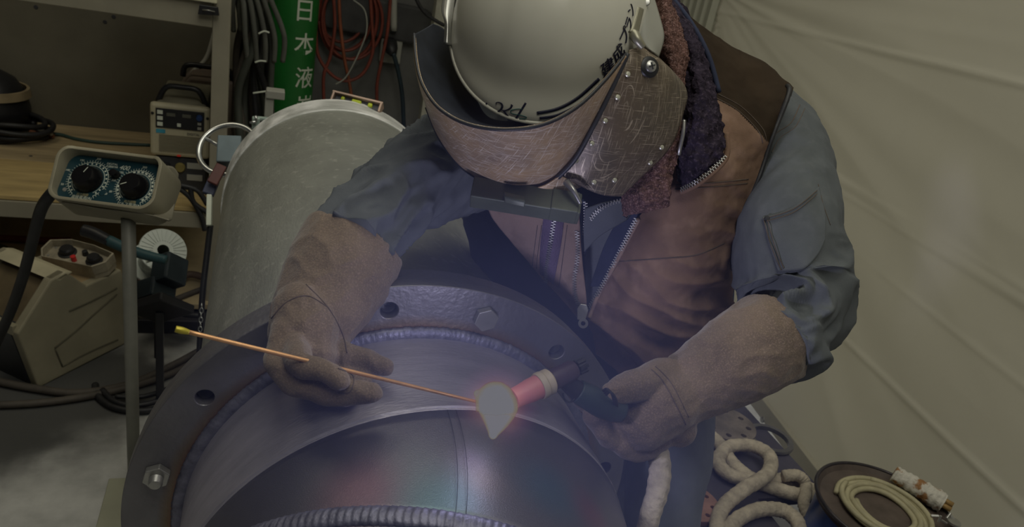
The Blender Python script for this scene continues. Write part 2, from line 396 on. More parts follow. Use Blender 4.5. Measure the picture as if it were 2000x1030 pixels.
# lens-flare colours painted into the elbow steel, and its seam
N, L, b = nodes(elbow_m)
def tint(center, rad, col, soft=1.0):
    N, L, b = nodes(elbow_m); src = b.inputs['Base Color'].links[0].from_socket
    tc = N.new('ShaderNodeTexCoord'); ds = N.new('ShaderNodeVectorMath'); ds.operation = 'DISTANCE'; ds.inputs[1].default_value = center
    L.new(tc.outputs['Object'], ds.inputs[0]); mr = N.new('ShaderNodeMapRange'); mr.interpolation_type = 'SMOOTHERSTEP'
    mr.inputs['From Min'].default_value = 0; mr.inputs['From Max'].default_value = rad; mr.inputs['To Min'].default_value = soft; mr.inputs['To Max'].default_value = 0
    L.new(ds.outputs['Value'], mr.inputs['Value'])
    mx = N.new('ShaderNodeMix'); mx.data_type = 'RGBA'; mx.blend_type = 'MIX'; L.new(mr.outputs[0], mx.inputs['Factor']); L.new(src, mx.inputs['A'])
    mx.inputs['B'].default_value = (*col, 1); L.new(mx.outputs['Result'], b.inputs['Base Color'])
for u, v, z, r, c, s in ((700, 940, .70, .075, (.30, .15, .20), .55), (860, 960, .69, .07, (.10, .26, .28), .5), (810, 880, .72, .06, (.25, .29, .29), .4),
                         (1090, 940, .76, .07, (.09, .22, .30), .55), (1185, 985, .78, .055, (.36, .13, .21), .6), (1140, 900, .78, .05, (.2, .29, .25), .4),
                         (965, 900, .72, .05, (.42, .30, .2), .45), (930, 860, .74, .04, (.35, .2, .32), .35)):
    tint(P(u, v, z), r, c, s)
tube('seam', [elbow_point(GORE * k / 8, math.radians(90.5)) for k in range(9)][::1], .0003, dark_metal, pipe, seg=5, n=2)
tube('seam', [elbow_point(GORE * k / 8, math.radians(88.5)) for k in range(9)][::1], .0003, dark_metal, pipe, seg=5, n=2)
# bolts
def bolt(ang, kind):
    c = V((CF.x + .317 * math.cos(math.radians(ang)), CF.y, CF.z + .317 * math.sin(math.radians(ang))))
    M = frame(c, (math.cos(.3), 0, math.sin(.3)), (-math.sin(.3), 0, math.cos(.3)))
    bm = bmesh.new(); hexa = [(.0165 * math.cos(PI / 3 * k), .0165 * math.sin(PI / 3 * k)) for k in range(6)]
    add_prism(bm, hexa, M, .0005, .011)
    o = link('hex_bolt', bm, bolt_m, pipe, smooth=False, bevel=.0012)
    o['label'] = 'zinc hex bolt in the flange'
    if kind: lathe('threaded_end', [(0, .023), (.0065, .022), (.0085, .020)] + [(.0085 - (.001 if k % 2 else 0), .020 - k * .001) for k in range(10)], M, bolt_m, o, 20)
    return o
bolt(HA[0], 0); bolt(166.2, 1)
lathe('bolt_sleeve', [(.0118, -.012), (.0118, -.05), (.009, -.05), (.009, -.012)], frame((CF.x + .317 * math.cos(math.radians(143.7)), CF.y, CF.z + .317 * math.sin(math.radians(143.7))), (1, 0, 0), (0, 0, 1)), bolt_m, pipe, 24)
lathe('bolt_sleeve', [(.0118, -.012), (.0118, -.05), (.009, -.05), (.009, -.012)], frame((CF.x + .317 * math.cos(math.radians(53.7)), CF.y, CF.z + .317 * math.sin(math.radians(53.7))), (1, 0, 0), (0, 0, 1)), bolt_m, pipe, 24)
lathe('bolt_sleeve', [(.0118, -.012), (.0118, -.05), (.009, -.05), (.009, -.012)], frame((CF.x + .317 * math.cos(math.radians(98.7)), CF.y, CF.z + .317 * math.sin(math.radians(98.7))), (1, 0, 0), (0, 0, 1)), bolt_m, pipe, 24)
# trestle under the pipe
tr = thing('pipe_trestle', 'dark steel trestle carrying the big pipe from below', 'trestle', (CF.x, CF.y + .45, 0))
for dy in (.25, .85):
    bm = bmesh.new(); h = CF.z - RP * .86 - .0
    for s in (-1, 1):
        add_box(bm, frame((CF.x + s * .16, CF.y + dy, h / 2), (1, 0, 0), (0, 0, 1)), .05, h, .05)
    add_box(bm, frame((CF.x, CF.y + dy, h - .04), (1, 0, 0), (0, 0, 1)), .30, .05, .05)
    link('support_leg', bm, dark_metal, tr, smooth=False, bevel=.003)
# ================================================================== SURFACE HELPERS FOR CLOTH
from mathutils.bvhtree import BVHTree
def bvh(o):
    dg = bpy.context.evaluated_depsgraph_get(); dg.update()
    e = o.evaluated_get(dg); me = e.to_mesh(); mw = world(o)
    t = BVHTree.FromPolygons([mw @ v.co for v in me.vertices], [tuple(p.vertices) for p in me.polygons]); e.to_mesh_clear(); return t
def lay(t, u, v, lift=.001):
    r = ray(u, v).normalized(); h = t.ray_cast(CAMPOS, r)
    if h[0] is None: return None
    return h[0] - r * lift
def lay_line(t, pts, n=10, lift=.001):
    return [q for q in (lay(t, p[0], p[1], lift) for p in catmull([list(p) for p in pts], n)) if q is not None]
def stitch(name, t, pts, m, parent, r=.0006, lift=.0002, n=10, seg=5):
    q = lay_line(t, pts, n, lift)
    return tube(name, q, r, m, parent, seg=seg, n=1) if len(q) > 1 else None
def decal(name, t, outlines, m, parent, lift=.0006, steps=6):
    """flat marks lying on a curved surface: each outline is a strip of (u, v, u2, v2) pairs"""
    bm = bmesh.new()
    for strip in outlines:
        row = []
        for q in catmull([list(p) for p in strip], steps):
            a = lay(t, q[0], q[1], lift); b = lay(t, q[2], q[3], lift)
            if a is None or b is None: continue
            row.append((bm.verts.new(a), bm.verts.new(b)))
        for (a, b), (c, d) in zip(row, row[1:]): bm.faces.new((a, b, d, c))
    return link(name, bm, m, parent, thick=.0004)
def stroke(pts, w):
    out = []
    for i, p in enumerate(pts):
        a = pts[max(i - 1, 0)]; b = pts[min(i + 1, len(pts) - 1)]; dx, dy = b[0] - a[0], b[1] - a[1]; l = math.hypot(dx, dy) or 1
        ww = p[2] if len(p) > 2 else w
        out.append((p[0] - dy / l * ww / 2, p[1] + dx / l * ww / 2, p[0] + dy / l * ww / 2, p[1] - dx / l * ww / 2))
    return out
def limb_rings(rings, n=8, seg=48, fold=None):
    q = catmull([list(r) for r in rings], n); pts = [P(*r[:3]) for r in q]; out = []; L = 0
    for i, p in enumerate(pts):
        t = (pts[min(i + 1, len(pts) - 1)] - pts[max(i - 1, 0)]).normalized(); vd = (p - CAMPOS).normalized()
        nrm = t.cross(vd).normalized(); dp = nrm.cross(t).normalized()
        if i: L += (p - pts[i - 1]).length
        ra = q[i][3] * q[i][2] / FPX; rb = q[i][4]; ring = []
        for j in range(seg):
            th = 2 * PI * j / seg; c, s = math.cos(th), math.sin(th)
            k = 1.0; off = fold(th, L, i / (len(pts) - 1), p + (nrm * c * ra + dp * s * rb)) if fold else 0
            ring.append(p + nrm * c * (ra + off) + dp * s * (rb + off))
        out.append(ring)
    return out
def limb(name, rings, m, parent, n=8, seg=64, fold=None, cap=True):
    bm = bmesh.new(); R = limb_rings(rings, n, seg, fold)
    add_rings(bm, R, cap=cap); bmesh.ops.recalc_face_normals(bm, faces=bm.faces)
    return link(name, bm, m, parent, thick=0 if cap else .002)
def round_chain(bm, pts, seg=14, n=4):
    """closed tapered chain with domed ends: pts (Vector, radius)"""
    q = catmull([[*p, r] for p, r in pts], n); ps = [V(x[:3]) for x in q]; rs = [x[3] for x in q]
    t0 = (ps[0] - ps[1]).normalized(); t1 = (ps[-1] - ps[-2]).normalized()
    head = [(ps[0] + t0 * rs[0] * math.sin(a), rs[0] * math.cos(a)) for a in (1.35, .95, .5)]
    tail = [(ps[-1] + t1 * rs[-1] * math.sin(a), rs[-1] * math.cos(a)) for a in (.5, .95, 1.35)]
    P_ = [h[0] for h in head] + ps + [h[0] for h in tail]; R_ = [h[1] for h in head] + rs + [h[1] for h in tail]
    fr = frames(P_); rings = [[p + (a * math.cos(2 * PI * j / seg) + b * math.sin(2 * PI * j / seg)) * r for j in range(seg)] for p, r, (a, b) in zip(P_, R_, fr)]
    add_rings(bm, rings)
def blob(name, chains, m, parent, voxel=.003, smooth=6, limbs=(), disp=None, warp=None):
    """chains of (u, v, z, radius px); everything is fused into one continuous surface"""
    bm = bmesh.new()
    for ch in chains: round_chain(bm, [(P(u, v, z), r * z / FPX) for u, v, z, r in ch])
    for lr in limbs: add_rings(bm, limb_rings(lr, 5, 40))
    bmesh.ops.recalc_face_normals(bm, faces=bm.faces)
    o = link(name, bm, m, None)
    md = o.modifiers.new('r', 'REMESH'); md.mode = 'VOXEL'; md.voxel_size = voxel; md.use_smooth_shade = True
    md = o.modifiers.new('s', 'SMOOTH'); md.factor = .5; md.iterations = smooth
    dg = bpy.context.evaluated_depsgraph_get(); me = bpy.data.meshes.new_from_object(o.evaluated_get(dg)); bpy.data.objects.remove(o)
    me.name = name
    if disp:
        nn = [v.normal.copy() for v in me.vertices]
        for v, n_ in zip(me.vertices, nn): v.co += n_ * disp(v.co)
    for p in me.polygons: p.use_smooth = True
    me.materials.clear(); me.materials.append(m)
    q = bpy.data.objects.new(name, me); C.objects.link(q)
    if parent: q.parent = parent; q.matrix_parent_inverse = parent_inv(parent)
    return q
# ================================================================== THE WELDER
bod = blob('person', [
    [(1060, 120, 1.0, 88), (1070, 60, .98, 92), (1080, 0, .98, 84)],                        # skull
    [(1040, 160, .93, 34), (1030, 215, .93, 34)], [(1035, 175, .885, 9), (1028, 200, .88, 12)],   # jaw, nose
    [(1110, 110, 1.02, 52), (1220, 170, 1.12, 60)],                                         # neck
    [(930, 350, 1.15, 55), (1200, 270, 1.22, 90), (1430, 310, 1.25, 55)],                   # shoulders
    [(1230, 300, 1.27, 130), (1230, 480, 1.34, 130), (1260, 640, 1.38, 110), (1270, 720, 1.40, 105)],
    [(930, 350, 1.13, 50), (800, 395, 1.03, 48), (690, 470, .93, 44), (630, 590, .87, 32), (605, 660, .845, 20)],
    [(1430, 310, 1.24, 50), (1540, 430, 1.13, 50), (1560, 560, 1.08, 50), (1440, 690, 1.01, 42), (1320, 775, .99, 24)],
    [(1310, 700, 1.34, 70), (1310, 900, 1.33, 58), (1300, 1080, 1.36, 50)], [(1180, 720, 1.4, 62), (1170, 900, 1.6, 55), (1180, 1100, 1.7, 45)],
], skin, None, voxel=.006, smooth=4)
person = tag(bod, 'welder in brown vest and grey shirt bending over the flange with torch and rod', 'person')
def tagc(o, label): o['label'] = label; return o
# navy layer under the vest
limb('navy_jacket', [(1215, 190, 1.2, 150, .08), (1185, 260, 1.2, 300, .10), (1180, 330, 1.22, 288, .11), (1175, 430, 1.27, 265, .12), (1211, 560, 1.32, 229, .12), (1250, 700, 1.36, 175, .12), (1265, 790, 1.38, 150, .12)], navy, person,
     fold=lambda th, L, s, p: .006 * fbm(V((p.x * 10, p.y * 5, p.z * 22)), 1, 3))
def legfold(th, L, s, p): return .005 * fbm(V((p.x * 18, p.y * 12, p.z * 9)), 1, 3) + .003 * ridge(noise.noise(V((p.x * 22, p.y * 10, p.z * 16))))
limb('trousers', [(1295, 760, 1.34, 95, .09), (1310, 860, 1.30, 82, .085), (1300, 960, 1.30, 74, .08), (1285, 1080, 1.32, 68, .075)], trouser, person, fold=legfold)
limb('trousers', [(1185, 760, 1.42, 80, .08), (1190, 900, 1.5, 75, .08), (1190, 1080, 1.6, 70, .08)], trouser, person, fold=legfold)
# ---- work shirt sleeves
def folds(freq, amp, shear, ph, where=None):
    def f(th, L, s, p):
        a = amp * (where(s) if where else 1)
        q = V((math.cos(th) * 1.1 + ph, math.sin(th) * 1.1, (L + shear * math.cos(th + ph)) * freq))
        r = noise.noise(q); r2 = noise.noise(q * 2.1 + V((7, 3, 1)))
        return a * (1.6 * ridge(r) - .8) + a * .5 * (ridge(r2) - .5)
    return f
sl = limb('shirt_sleeve', [(950, 300, 1.12, 100, .085), (885, 318, 1.08, 98, .085), (835, 345, 1.04, 88, .075), (790, 375, 1.0, 84, .07), (745, 415, .965, 80, .066), (700, 460, .925, 82, .062), (680, 490, .905, 78, .058)],
          denim, person, n=16, seg=120, fold=folds(13, .011, .07, 2.0))
sr = limb('shirt_sleeve', [(1480, 215, 1.24, 66, .07), (1528, 255, 1.20, 66, .07), (1550, 330, 1.15, 74, .075), (1543, 430, 1.09, 96, .085), (1542, 500, 1.07, 110, .085), (1555, 562, 1.06, 108, .085), (1560, 612, 1.04, 92, .075), (1528, 655, 1.02, 80, .068), (1505, 672, 1.01, 74, .062)],
          denim, person, n=16, seg=120, fold=folds(20, .014, .035, .6, lambda s: (.22 + 1.0 * max(0, s - .5) / .35) * (1 if s < .86 else max(.3, 1 - (s - .86) * 6))))
T = bvh(sr)
def draped(name, t, rows, m, parent, lift=.003, n=8, thick=.002):
    R = []
    for r in rows:
        q = []
        for (u, v) in r:
            h = lay(t, u, v, lift); q.append(tuple(h) if h is not None else None)
        R.append(q)
    for r in R:
        for i in range(len(r)):
            if r[i] is None: r[i] = r[i - 1] if i and r[i - 1] else next(x for x in r if x)
    return patch(name, R, m, parent, thick=thick, n=n, pix=False)
pk = [(1488, 424), (1548, 404), (1598, 364), (1612, 420), (1610, 470), (1572, 522), (1522, 530), (1502, 478), (1488, 424)]
draped('sleeve_pocket', T, [[(1488, 424), (1518, 417), (1548, 404), (1575, 385), (1600, 364)], [(1502, 478), (1530, 468), (1560, 458), (1590, 440), (1612, 418)], [(1520, 530), (1540, 530), (1572, 524), (1598, 498), (1612, 468)]], denim, sr, lift=.004)
for off in (0, 7):
    stitch('seam', T, [(1490 + off, 428 + off * .6), (1550, 408 + off), (1596, 372 + off)], thread, sr, lift=.0052)
    stitch('seam', T, [(1492 + off, 430), (1506 + off, 480), (1526 + off * .7, 528 - off * .5)], thread, sr, lift=.005)
stitch('seam', T, [(1500, 290), (1515, 262), (1545, 240), (1562, 205)], thread, sr, r=.0009)
stitch('seam', T, [(1508, 298), (1523, 270), (1553, 248), (1572, 212)], thread, sr, r=.0007)
stitch('seam', T, [(1598, 360), (1608, 400), (1622, 440)], thread, sr)
lathe('rivet', [(0, .002), (.003, .0018), (.004, 0)], frame(lay(T, 1498, 427, .005), D(1, 0, 0), D(0, 1, 0)), dark_metal, sr, 14)
# ---- leather gauntlets (each one fused surface: cuff, palm, four fingers and thumb)
def lea(p): return .0022 * fbm(p, 22, 4) + .0022 * (ridge(noise.noise(V((p.x * 26, p.y * 26, p.z * 38)))) - .5)
gl = blob('leather_glove', [
    [(560, 650, .80, 34), (548, 700, .78, 30), (572, 742, .765, 28), (640, 764, .76, 28), (705, 766, .76, 25), (724, 766, .76, 22)],     # index finger and side of the palm
    [(575, 680, .785, 30), (590, 712, .75, 24), (630, 724, .74, 24), (662, 742, .742, 21)],                                               # thumb along the rod
    [(620, 660, .84, 30), (660, 690, .83, 28), (712, 706, .825, 24), (752, 716, .82, 20)],                                                # middle finger
    [(600, 700, .83, 30), (650, 735, .82, 26), (705, 745, .815, 22)],                                                                     # ring finger
    [(580, 730, .82, 28), (630, 765, .81, 22), (680, 775, .805, 18)],                                                                     # little finger
    [(590, 610, .83, 62), (600, 655, .82, 66), (610, 690, .81, 50)],
    [(640, 640, .85, 40), (660, 690, .84, 24)],
], leather, person, voxel=.0022, smooth=5,
    limbs=[[(702, 462, .93, 92, .055), (690, 482, .925, 104, .062), (664, 530, .90, 104, .064), (636, 585, .875, 96, .058), (600, 645, .84, 76, .046), (588, 680, .82, 60, .04)]], disp=lea)
T = bvh(gl)
stitch('seam', T, [(560, 490), (535, 570), (528, 620)], thread, gl, r=.0008)
stitch('seam', T, [(598, 556), (640, 600), (668, 650), (678, 690)], thread, gl, r=.0009)
stitch('seam', T, [(530, 622), (560, 590), (600, 578), (640, 600)], thread, gl, r=.0008)
stitch('seam', T, [(660, 720), (690, 735), (684, 765), (660, 768)], thread, gl, r=.0007)
gr = blob('leather_glove', [
    [(1330, 760, .98, 62), (1285, 790, .96, 72), (1255, 820, .95, 60)],
    [(1300, 730, .965, 34), (1245, 752, .93, 34), (1205, 765, .91, 27), (1192, 768, .905, 20)],        # thumb on top of the handle
    [(1240, 800, .96, 40), (1180, 800, .95, 26), (1145, 782, .945, 21), (1120, 760, .95, 18)],         # index finger reaching to the torch head
    [(1245, 830, .96, 36), (1188, 836, .95, 26), (1160, 815, .93, 22)],
    [(1262, 850, .97, 34), (1212, 862, .95, 25), (1178, 846, .93, 21)],
    [(1285, 858, .97, 30), (1250, 882, .96, 22), (1215, 872, .94, 19)],
    [(1310, 800, .975, 58), (1320, 830, .98, 44)],
], leather, person, voxel=.0025, smooth=5,
    limbs=[[(1508, 660, 1.02, 92, .066), (1494, 668, 1.015, 92, .068), (1440, 702, 1.0, 88, .064), (1385, 734, .99, 76, .055), (1335, 762, .98, 68, .045), (1300, 785, .97, 66, .04)]], disp=lea)
T = bvh(gr)
stitch('seam', T, [(1272, 722), (1295, 745), (1320, 790), (1340, 830)], thread, gr, r=.0009)
stitch('seam', T, [(1280, 716), (1312, 750), (1345, 815)], thread, gr, r=.0008)
# ---- quilted vest
def vfold(u, v, p):
    d = .006 * fbm(V((p.x * 9, p.y * 9, p.z * 14)), 1, 4)
    r = noise.noise(V((p.x * 7 + 3, p.y * 5, p.z * 26 + p.x * 9)))
    return d + (.020 * (ridge(r) - .4)) * max(0.1, min(1, (v - .45) * 3))
VR = [[(1296, 0, 1.12), (1330, 20, 1.10), (1372, 55, 1.09), (1425, 92, 1.12), (1470, 118, 1.16)],
      [(1318, 110, 1.03), (1370, 105, 1.05), (1425, 125, 1.07), (1480, 145, 1.10), (1542, 165, 1.11)],
      [(1325, 220, 1.0), (1380, 210, 1.02), (1435, 205, 1.04), (1490, 205, 1.07), (1545, 184, 1.08)],
      [(1310, 330, 1.01), (1370, 320, 1.0), (1425, 305, 1.01), (1475, 290, 1.04), (1514, 262, 1.07)],
      [(1245, 425, 1.06), (1310, 410, 1.01), (1375, 400, 1.01), (1435, 385, 1.04), (1486, 350, 1.075)],
      [(1205, 505, 1.09), (1272, 495, 1.04), (1340, 490, 1.03), (1400, 475, 1.06), (1448, 440, 1.09)],
      [(1168, 575, 1.12), (1240, 575, 1.06), (1312, 575, 1.05), (1375, 560, 1.08), (1432, 530, 1.17)],
      [(1146, 630, 1.14), (1212, 650, 1.09), (1285, 655, 1.08), (1355, 640, 1.11), (1432, 610, 1.20)],
      [(1178, 695, 1.17), (1232, 715, 1.13), (1292, 725, 1.12), (1355, 715, 1.15), (1428, 700, 1.24)],
      [(1212, 760, 1.2), (1252, 775, 1.17), (1302, 790, 1.17), (1355, 790, 1.2), (1410, 780, 1.28)]]
vest = patch('quilted_vest', VR, vest_m, person, thick=.012, n=26, disp=vfold)
T = bvh(vest)
yoke_m = mat('vest_yoke', (.03, .02, .012), .8, 0, .3, 9, .4, 700, spec=.12, bdist=.0012)
def pix(p):
    q = V(p) - CAMPOS; X_, Y_, Z_ = q.dot(conv((1, 0, 0))), q.dot(conv((0, 1, 0))), q.dot(conv((0, 0, 1))); return 1000 + FPX * X_ / Z_, 515 + FPX * Y_ / Z_
vest.data.materials.append(yoke_m)
for f_ in vest.data.polygons:                            # darker shoulder yoke above the curved seam
    u, v = pix(f_.center)
    lim = 190 if u < 1395 else 190 + (u - 1395) * .55 if u < 1440 else 215 + (u - 1440) * 1.05
    if v < lim: f_.material_index = 1
for pts in ([(1320, 362), (1380, 358), (1462, 350)], [(1318, 370), (1380, 366), (1460, 358)], [(1195, 512), (1290, 505), (1360, 498), (1415, 475)], [(1395, 190), (1440, 215), (1480, 255), (1490, 280)], [(1403, 184), (1448, 209), (1488, 250), (1497, 275)]):
    stitch('quilt_seam', T, pts, thread, vest, r=.0009, lift=.0003)
# worn fraying along the lower vest
tube('vest_binding', lay_line(T, [(1248, 428), (1208, 505), (1170, 575), (1150, 622)], 8, .002), .0032, vest_lt, vest, seg=8, n=1)
tube('armhole_binding', lay_line(T, [(1538, 168), (1540, 186), (1508, 268), (1480, 352), (1443, 440), (1428, 525)], 8, .001), .0038, black_rub, vest, seg=8, n=1)
VL = [[(946, 392, 1.08), (1010, 398, 1.06), (1075, 408, 1.05), (1132, 416, 1.06)],
      [(965, 432, 1.09), (1020, 438, 1.07), (1078, 448, 1.06), (1134, 460, 1.07)],
      [(1003, 478, 1.10), (1042, 490, 1.09), (1085, 500, 1.08), (1138, 516, 1.09)],
      [(1050, 535, 1.12), (1078, 545, 1.11), (1106, 553, 1.10), (1144, 566, 1.11)],
      [(1090, 578, 1.13), (1108, 586, 1.13), (1126, 592, 1.12), (1146, 604, 1.13)],
      [(1132, 626, 1.15), (1136, 628, 1.15), (1140, 630, 1.15), (1146, 633, 1.15)]]
vl = patch('vest_facing', VL, vest_lt, person, thick=.008, n=10, disp=lambda u, v, p: .002 * fbm(p, 26, 4))
T = bvh(vl)
zip_m = mat('zipper_metal', (.30, .30, .28), .45, .6, .2, 30)
def zipper(t, pts, parent, w=7, tape=None, n=26, lift=.002):
    """two rows of interlocking teeth along a line of image points"""
    q = catmull([list(p) for p in pts], n); bm = bmesh.new(); line = []
    for x in q:
        h = lay(t, x[0], x[1], lift) if t else P(*x)
        if h is not None: line.append(h)
    pitch = .0021; acc = 0; k = 0
    for a, b_ in zip(line, line[1:]):
        L_ = (b_ - a).length
        if L_ < 1e-7: continue
        while acc < L_:
            h = a.lerp(b_, acc / L_); vd = (h - CAMPOS).normalized(); dr = (b_ - a).normalized(); sd = dr.cross(vd).normalized()
            add_box(bm, frame(h + sd * (.0013 if k % 2 else -.0013), sd, dr), .0036, .0012, .0018); acc += pitch; k += 1
        acc -= L_
    return link('zipper', bm, zip_m, parent, smooth=False)
decal('zipper_tape', T, [[(1062, 420, 1102, 424), (1056, 470, 1096, 476), (1054, 520, 1084, 540), (1058, 560, 1078, 575)]], mat('purple_tape', (.14, .10, .17), .8, bump=.4, bscale=400), vl, lift=.003)
zipper(T, [(1083, 424), (1076, 470), (1068, 520), (1066, 552)], vl, n=18, lift=.0045)
zipper(T, [(1127, 452), (1128, 500), (1122, 545), (1124, 580), (1136, 604)], vl, n=18)
for pts in ([(1050, 440), (1042, 500), (1040, 520)], [(1058, 440), (1050, 500), (1048, 525)], [(1005, 398), (1040, 418), (1066, 430)], [(1108, 440), (1100, 500), (1092, 560)]):
    stitch('seam', T, pts, thread, vl, r=.0006)
zipper(None, [(1242, 428, 1.05), (1206, 500, 1.08), (1168, 572, 1.11), (1148, 605, 1.13)], vest, n=22)
zs = thing_ = prism('zipper_slider', [(-.006, -.012), (.006, -.012), (.0085, .004), (.005, .012), (-.005, .012), (-.0085, .004)], frame(P(1137, 610, 1.118), D(1, -.15, 0), D(.15, 1, 0)), -.002, .003, bolt_m, vest, bevel=.0006)
lathe('zipper_pull', [(.0035, -.001), (.0075, -.001), (.0075, .001), (.0035, .001), (.0035, -.001)], frame(P(1139, 632, 1.112), D(1, -.1, 0), D(.1, 1, 0)), bolt_m, vest, 24)
# shirt collar and inner dark flap between the zips
patch('shirt_collar', [[(1142, 408, 1.07), (1180, 398, 1.06), (1236, 392, 1.06)], [(1140, 450, 1.08), (1180, 430, 1.075), (1235, 412, 1.075)], [(1141, 492, 1.09), (1172, 462, 1.085), (1226, 428, 1.085)]], denim, person, thick=.004, disp=lambda u, v, p: .0015 * fbm(p, 30, 3))
patch('shirt_front', [[(1140, 440, 1.13), (1190, 430, 1.12), (1240, 420, 1.12)], [(1142, 520, 1.15), (1175, 510, 1.14), (1210, 500, 1.14)], [(1144, 600, 1.16), (1150, 600, 1.16), (1158, 595, 1.16)]], denim, person, thick=.003, disp=lambda u, v, p: .003 * fbm(p, 30, 3))
patch('inner_flap', [[(1133, 390, 1.08), (1142, 392, 1.075), (1150, 398, 1.08)], [(1134, 440, 1.10), (1141, 445, 1.09), (1146, 450, 1.10)], [(1138, 490, 1.11), (1142, 495, 1.10), (1144, 500, 1.11)]], navy, person, thick=.003)
patch('inner_flap', [[(1212, 420, 1.10), (1230, 410, 1.09), (1250, 412, 1.09)], [(1180, 480, 1.125), (1200, 480, 1.115), (1215, 482, 1.11)], [(1152, 560, 1.14), (1165, 560, 1.13), (1175, 560, 1.13)]], navy, person, thick=.003)
zipper(None, [(1143, 395, 1.07), (1144, 430, 1.08), (1140, 460, 1.09)], person, n=14)
zipper(None, [(1235, 390, 1.05), (1200, 395, 1.055), (1170, 410, 1.06), (1152, 430, 1.07)], person, n=14)
# fleece collar
fl_disp = lambda u, v, p: .004 * fbm(p, 90, 3) + .003 * ridge(noise.noise(V((p.x * 60, p.y * 60, p.z * 120))))
col = patch('fleece_collar', [[(1262, -30, 1.06), (1290, -20, 1.05), (1325, 0, 1.07)], [(1320, 55, 1.01), (1345, 60, 1.0), (1368, 72, 1.03)], [(1338, 130, .985), (1362, 130, .97), (1390, 150, .995)],
                        [(1335, 200, .975), (1370, 200, .955), (1405, 215, .975)], [(1325, 270, .975), (1370, 275, .95), (1415, 275, .965)], [(1322, 330, .985), (1365, 325, .955), (1412, 300, .965)], [(1330, 366, .99), (1362, 348, .97), (1402, 316, .972)]],
            fleece, person, thick=.014, n=12, disp=fl_disp)
zipper(None, [(1330, 371, .985), (1362, 354, .962), (1400, 322, .962), (1416, 304, .965)], col, n=16)
tube('collar_binding', [P(1330, 376, .992), P(1364, 359, .968), P(1404, 326, .968), P(1420, 300, .972), P(1418, 260, .975)], .004, vest_m, col, seg=8)
tube('collar_binding', [P(1300, -20, 1.06), P(1350, 45, 1.025), P(1384, 110, 1.0), P(1404, 180, .985)], .0035, navy, col, seg=8)
# towel round the neck
tdisp = lambda u, v, p: .003 * fbm(p, 160, 3) + .006 * (ridge(noise.noise(V((p.x * 20, p.y * 14, p.z * 9)))) - .5)
patch('towel', [[(1262, -20, .99), (1290, -20, .96), (1318, 10, .99)], [(1270, 40, .98), (1305, 40, .94), (1336, 50, .97)], [(1278, 95, .97), (1310, 95, .93), (1342, 95, .96)],
                [(1280, 150, .97), (1315, 150, .93), (1342, 150, .96)], [(1290, 220, .97), (1320, 215, .94), (1338, 205, .96)], [(1280, 290, .98), (1310, 285, .95), (1330, 262, .97)],
                [(1238, 350, 1.0), (1278, 345, .965), (1316, 330, .97)], [(1214, 382, 1.0), (1262, 385, .965), (1310, 365, .97)], [(1218, 420, 1.01), (1262, 414, .98), (1306, 402, .98)]],
      terry, person, thick=.008, n=14, disp=tdisp)
# ---- safety helmet
HU = D(.04, .55, .83); HF = D(-.22, -.80, .55); HF = (HF - HU * HF.dot(HU)).normalized(); HS = HF.cross(HU).normalized()
HC = P(1078, 52, .94)
def hp(az, el, k=1.0):
    """az 0 = front, el 0 = rim .. pi/2 = crown"""
    ce, se = max(0, math.cos(el)) ** .85, max(0, math.sin(el)) ** .95
    rx = .124 if math.cos(az) < 0 else .128
    fl_ = 1 + .03 * math.exp(-(el / .12) ** 2)
    q = HC + (HF * math.cos(az) * (.154 if math.cos(az) > 0 else .138) + HS * math.sin(az) * .122) * ce * k * fl_ + HU * se * .132 * k
    # raised centre band
    s = math.sin(az) * ce
    q += HU * .004 * (1 / (1 + math.exp((abs(s) - .28) * 40))) * (1 if el > .35 else max(0, el / .35))
    if math.cos(az) > .5: q += HF * .012 * max(0, (math.cos(az) - .5) * 2) * math.exp(-(el / .16) ** 2)
    return q
bm = bmesh.new(); rings = []
for i in range(40): rings.append([hp(2 * PI * j / 128, PI / 2 * (i / 40) ** 1.15) for j in range(128)])
vs = add_rings(bm, rings, cap=False); top = bm.verts.new(hp(0, PI / 2))
for j in range(128): bm.faces.new((vs[-1][j], vs[-1][(j + 1) % 128], top))
bmesh.ops.recalc_face_normals(bm, faces=bm.faces)
helmet = link('safety_helmet', bm, helm_m, person, thick=.0025); tagc(helmet, 'off-white hard hat with black stripes and lettering')
bm = bmesh.new(); add_rings(bm, [[hp(2 * PI * j / 96, 0) + (V((0, 0, 0)) + (hp(2 * PI * j / 96, 0) - HC).normalized() * .0028 * math.cos(a) + HU * .0028 * math.sin(a)) for a in (0, PI / 2, PI, 1.5 * PI)] for j in range(96)], closed=True)
link('rim_bead', bm, helm_m, helmet)
TH = bvh(helmet)
decal('stripe', TH, [stroke([(1049, 221), (1090, 212), (1130, 190), (1170, 154)], 6)], black_ink, helmet)
decal('stripe', TH, [stroke([(1054, 231, 5), (1085, 226, 5), (1112, 214, 4), (1130, 203, 2)], 5)], black_ink, helmet)
decal('stripe', TH, [stroke([(905, 166, 3), (928, 190, 4), (951, 204, 5)], 4)], black_ink, helmet)
decal('stripe', TH, [stroke([(930, 198, 2), (945, 210, 3), (956, 216, 3)], 3)], black_ink, helmet)
decal('emblem', TH, [stroke([(970, 204, 1.5), (969, 201, 1.5), (974, 200, 2), (980, 203, 3), (981, 209, 4), (976, 216, 3), (968, 219, 1)], 3),
                     stroke([(998, 204, 1.5), (1000, 206, 4), (996, 212, 3), (986, 216, 2), (980, 215, 1)], 3), stroke([(984, 216, 3), (988, 222, 3), (994, 228, 2), (1004, 231, 1)], 3),
                     stroke([(1027, 201, 4), (1014, 222, 4), (1003, 239, 4)], 4)], black_ink, helmet)
decal('emblem', TH, [stroke([(1020, 213, 1), (1010, 213, 1.5), (998, 216, 2), (1000, 222, 1.5), (1016, 225, 1.5), (1028, 229, 2), (1026, 232, 1.5), (1014, 232, 1)], 2)], green_ink, helmet)
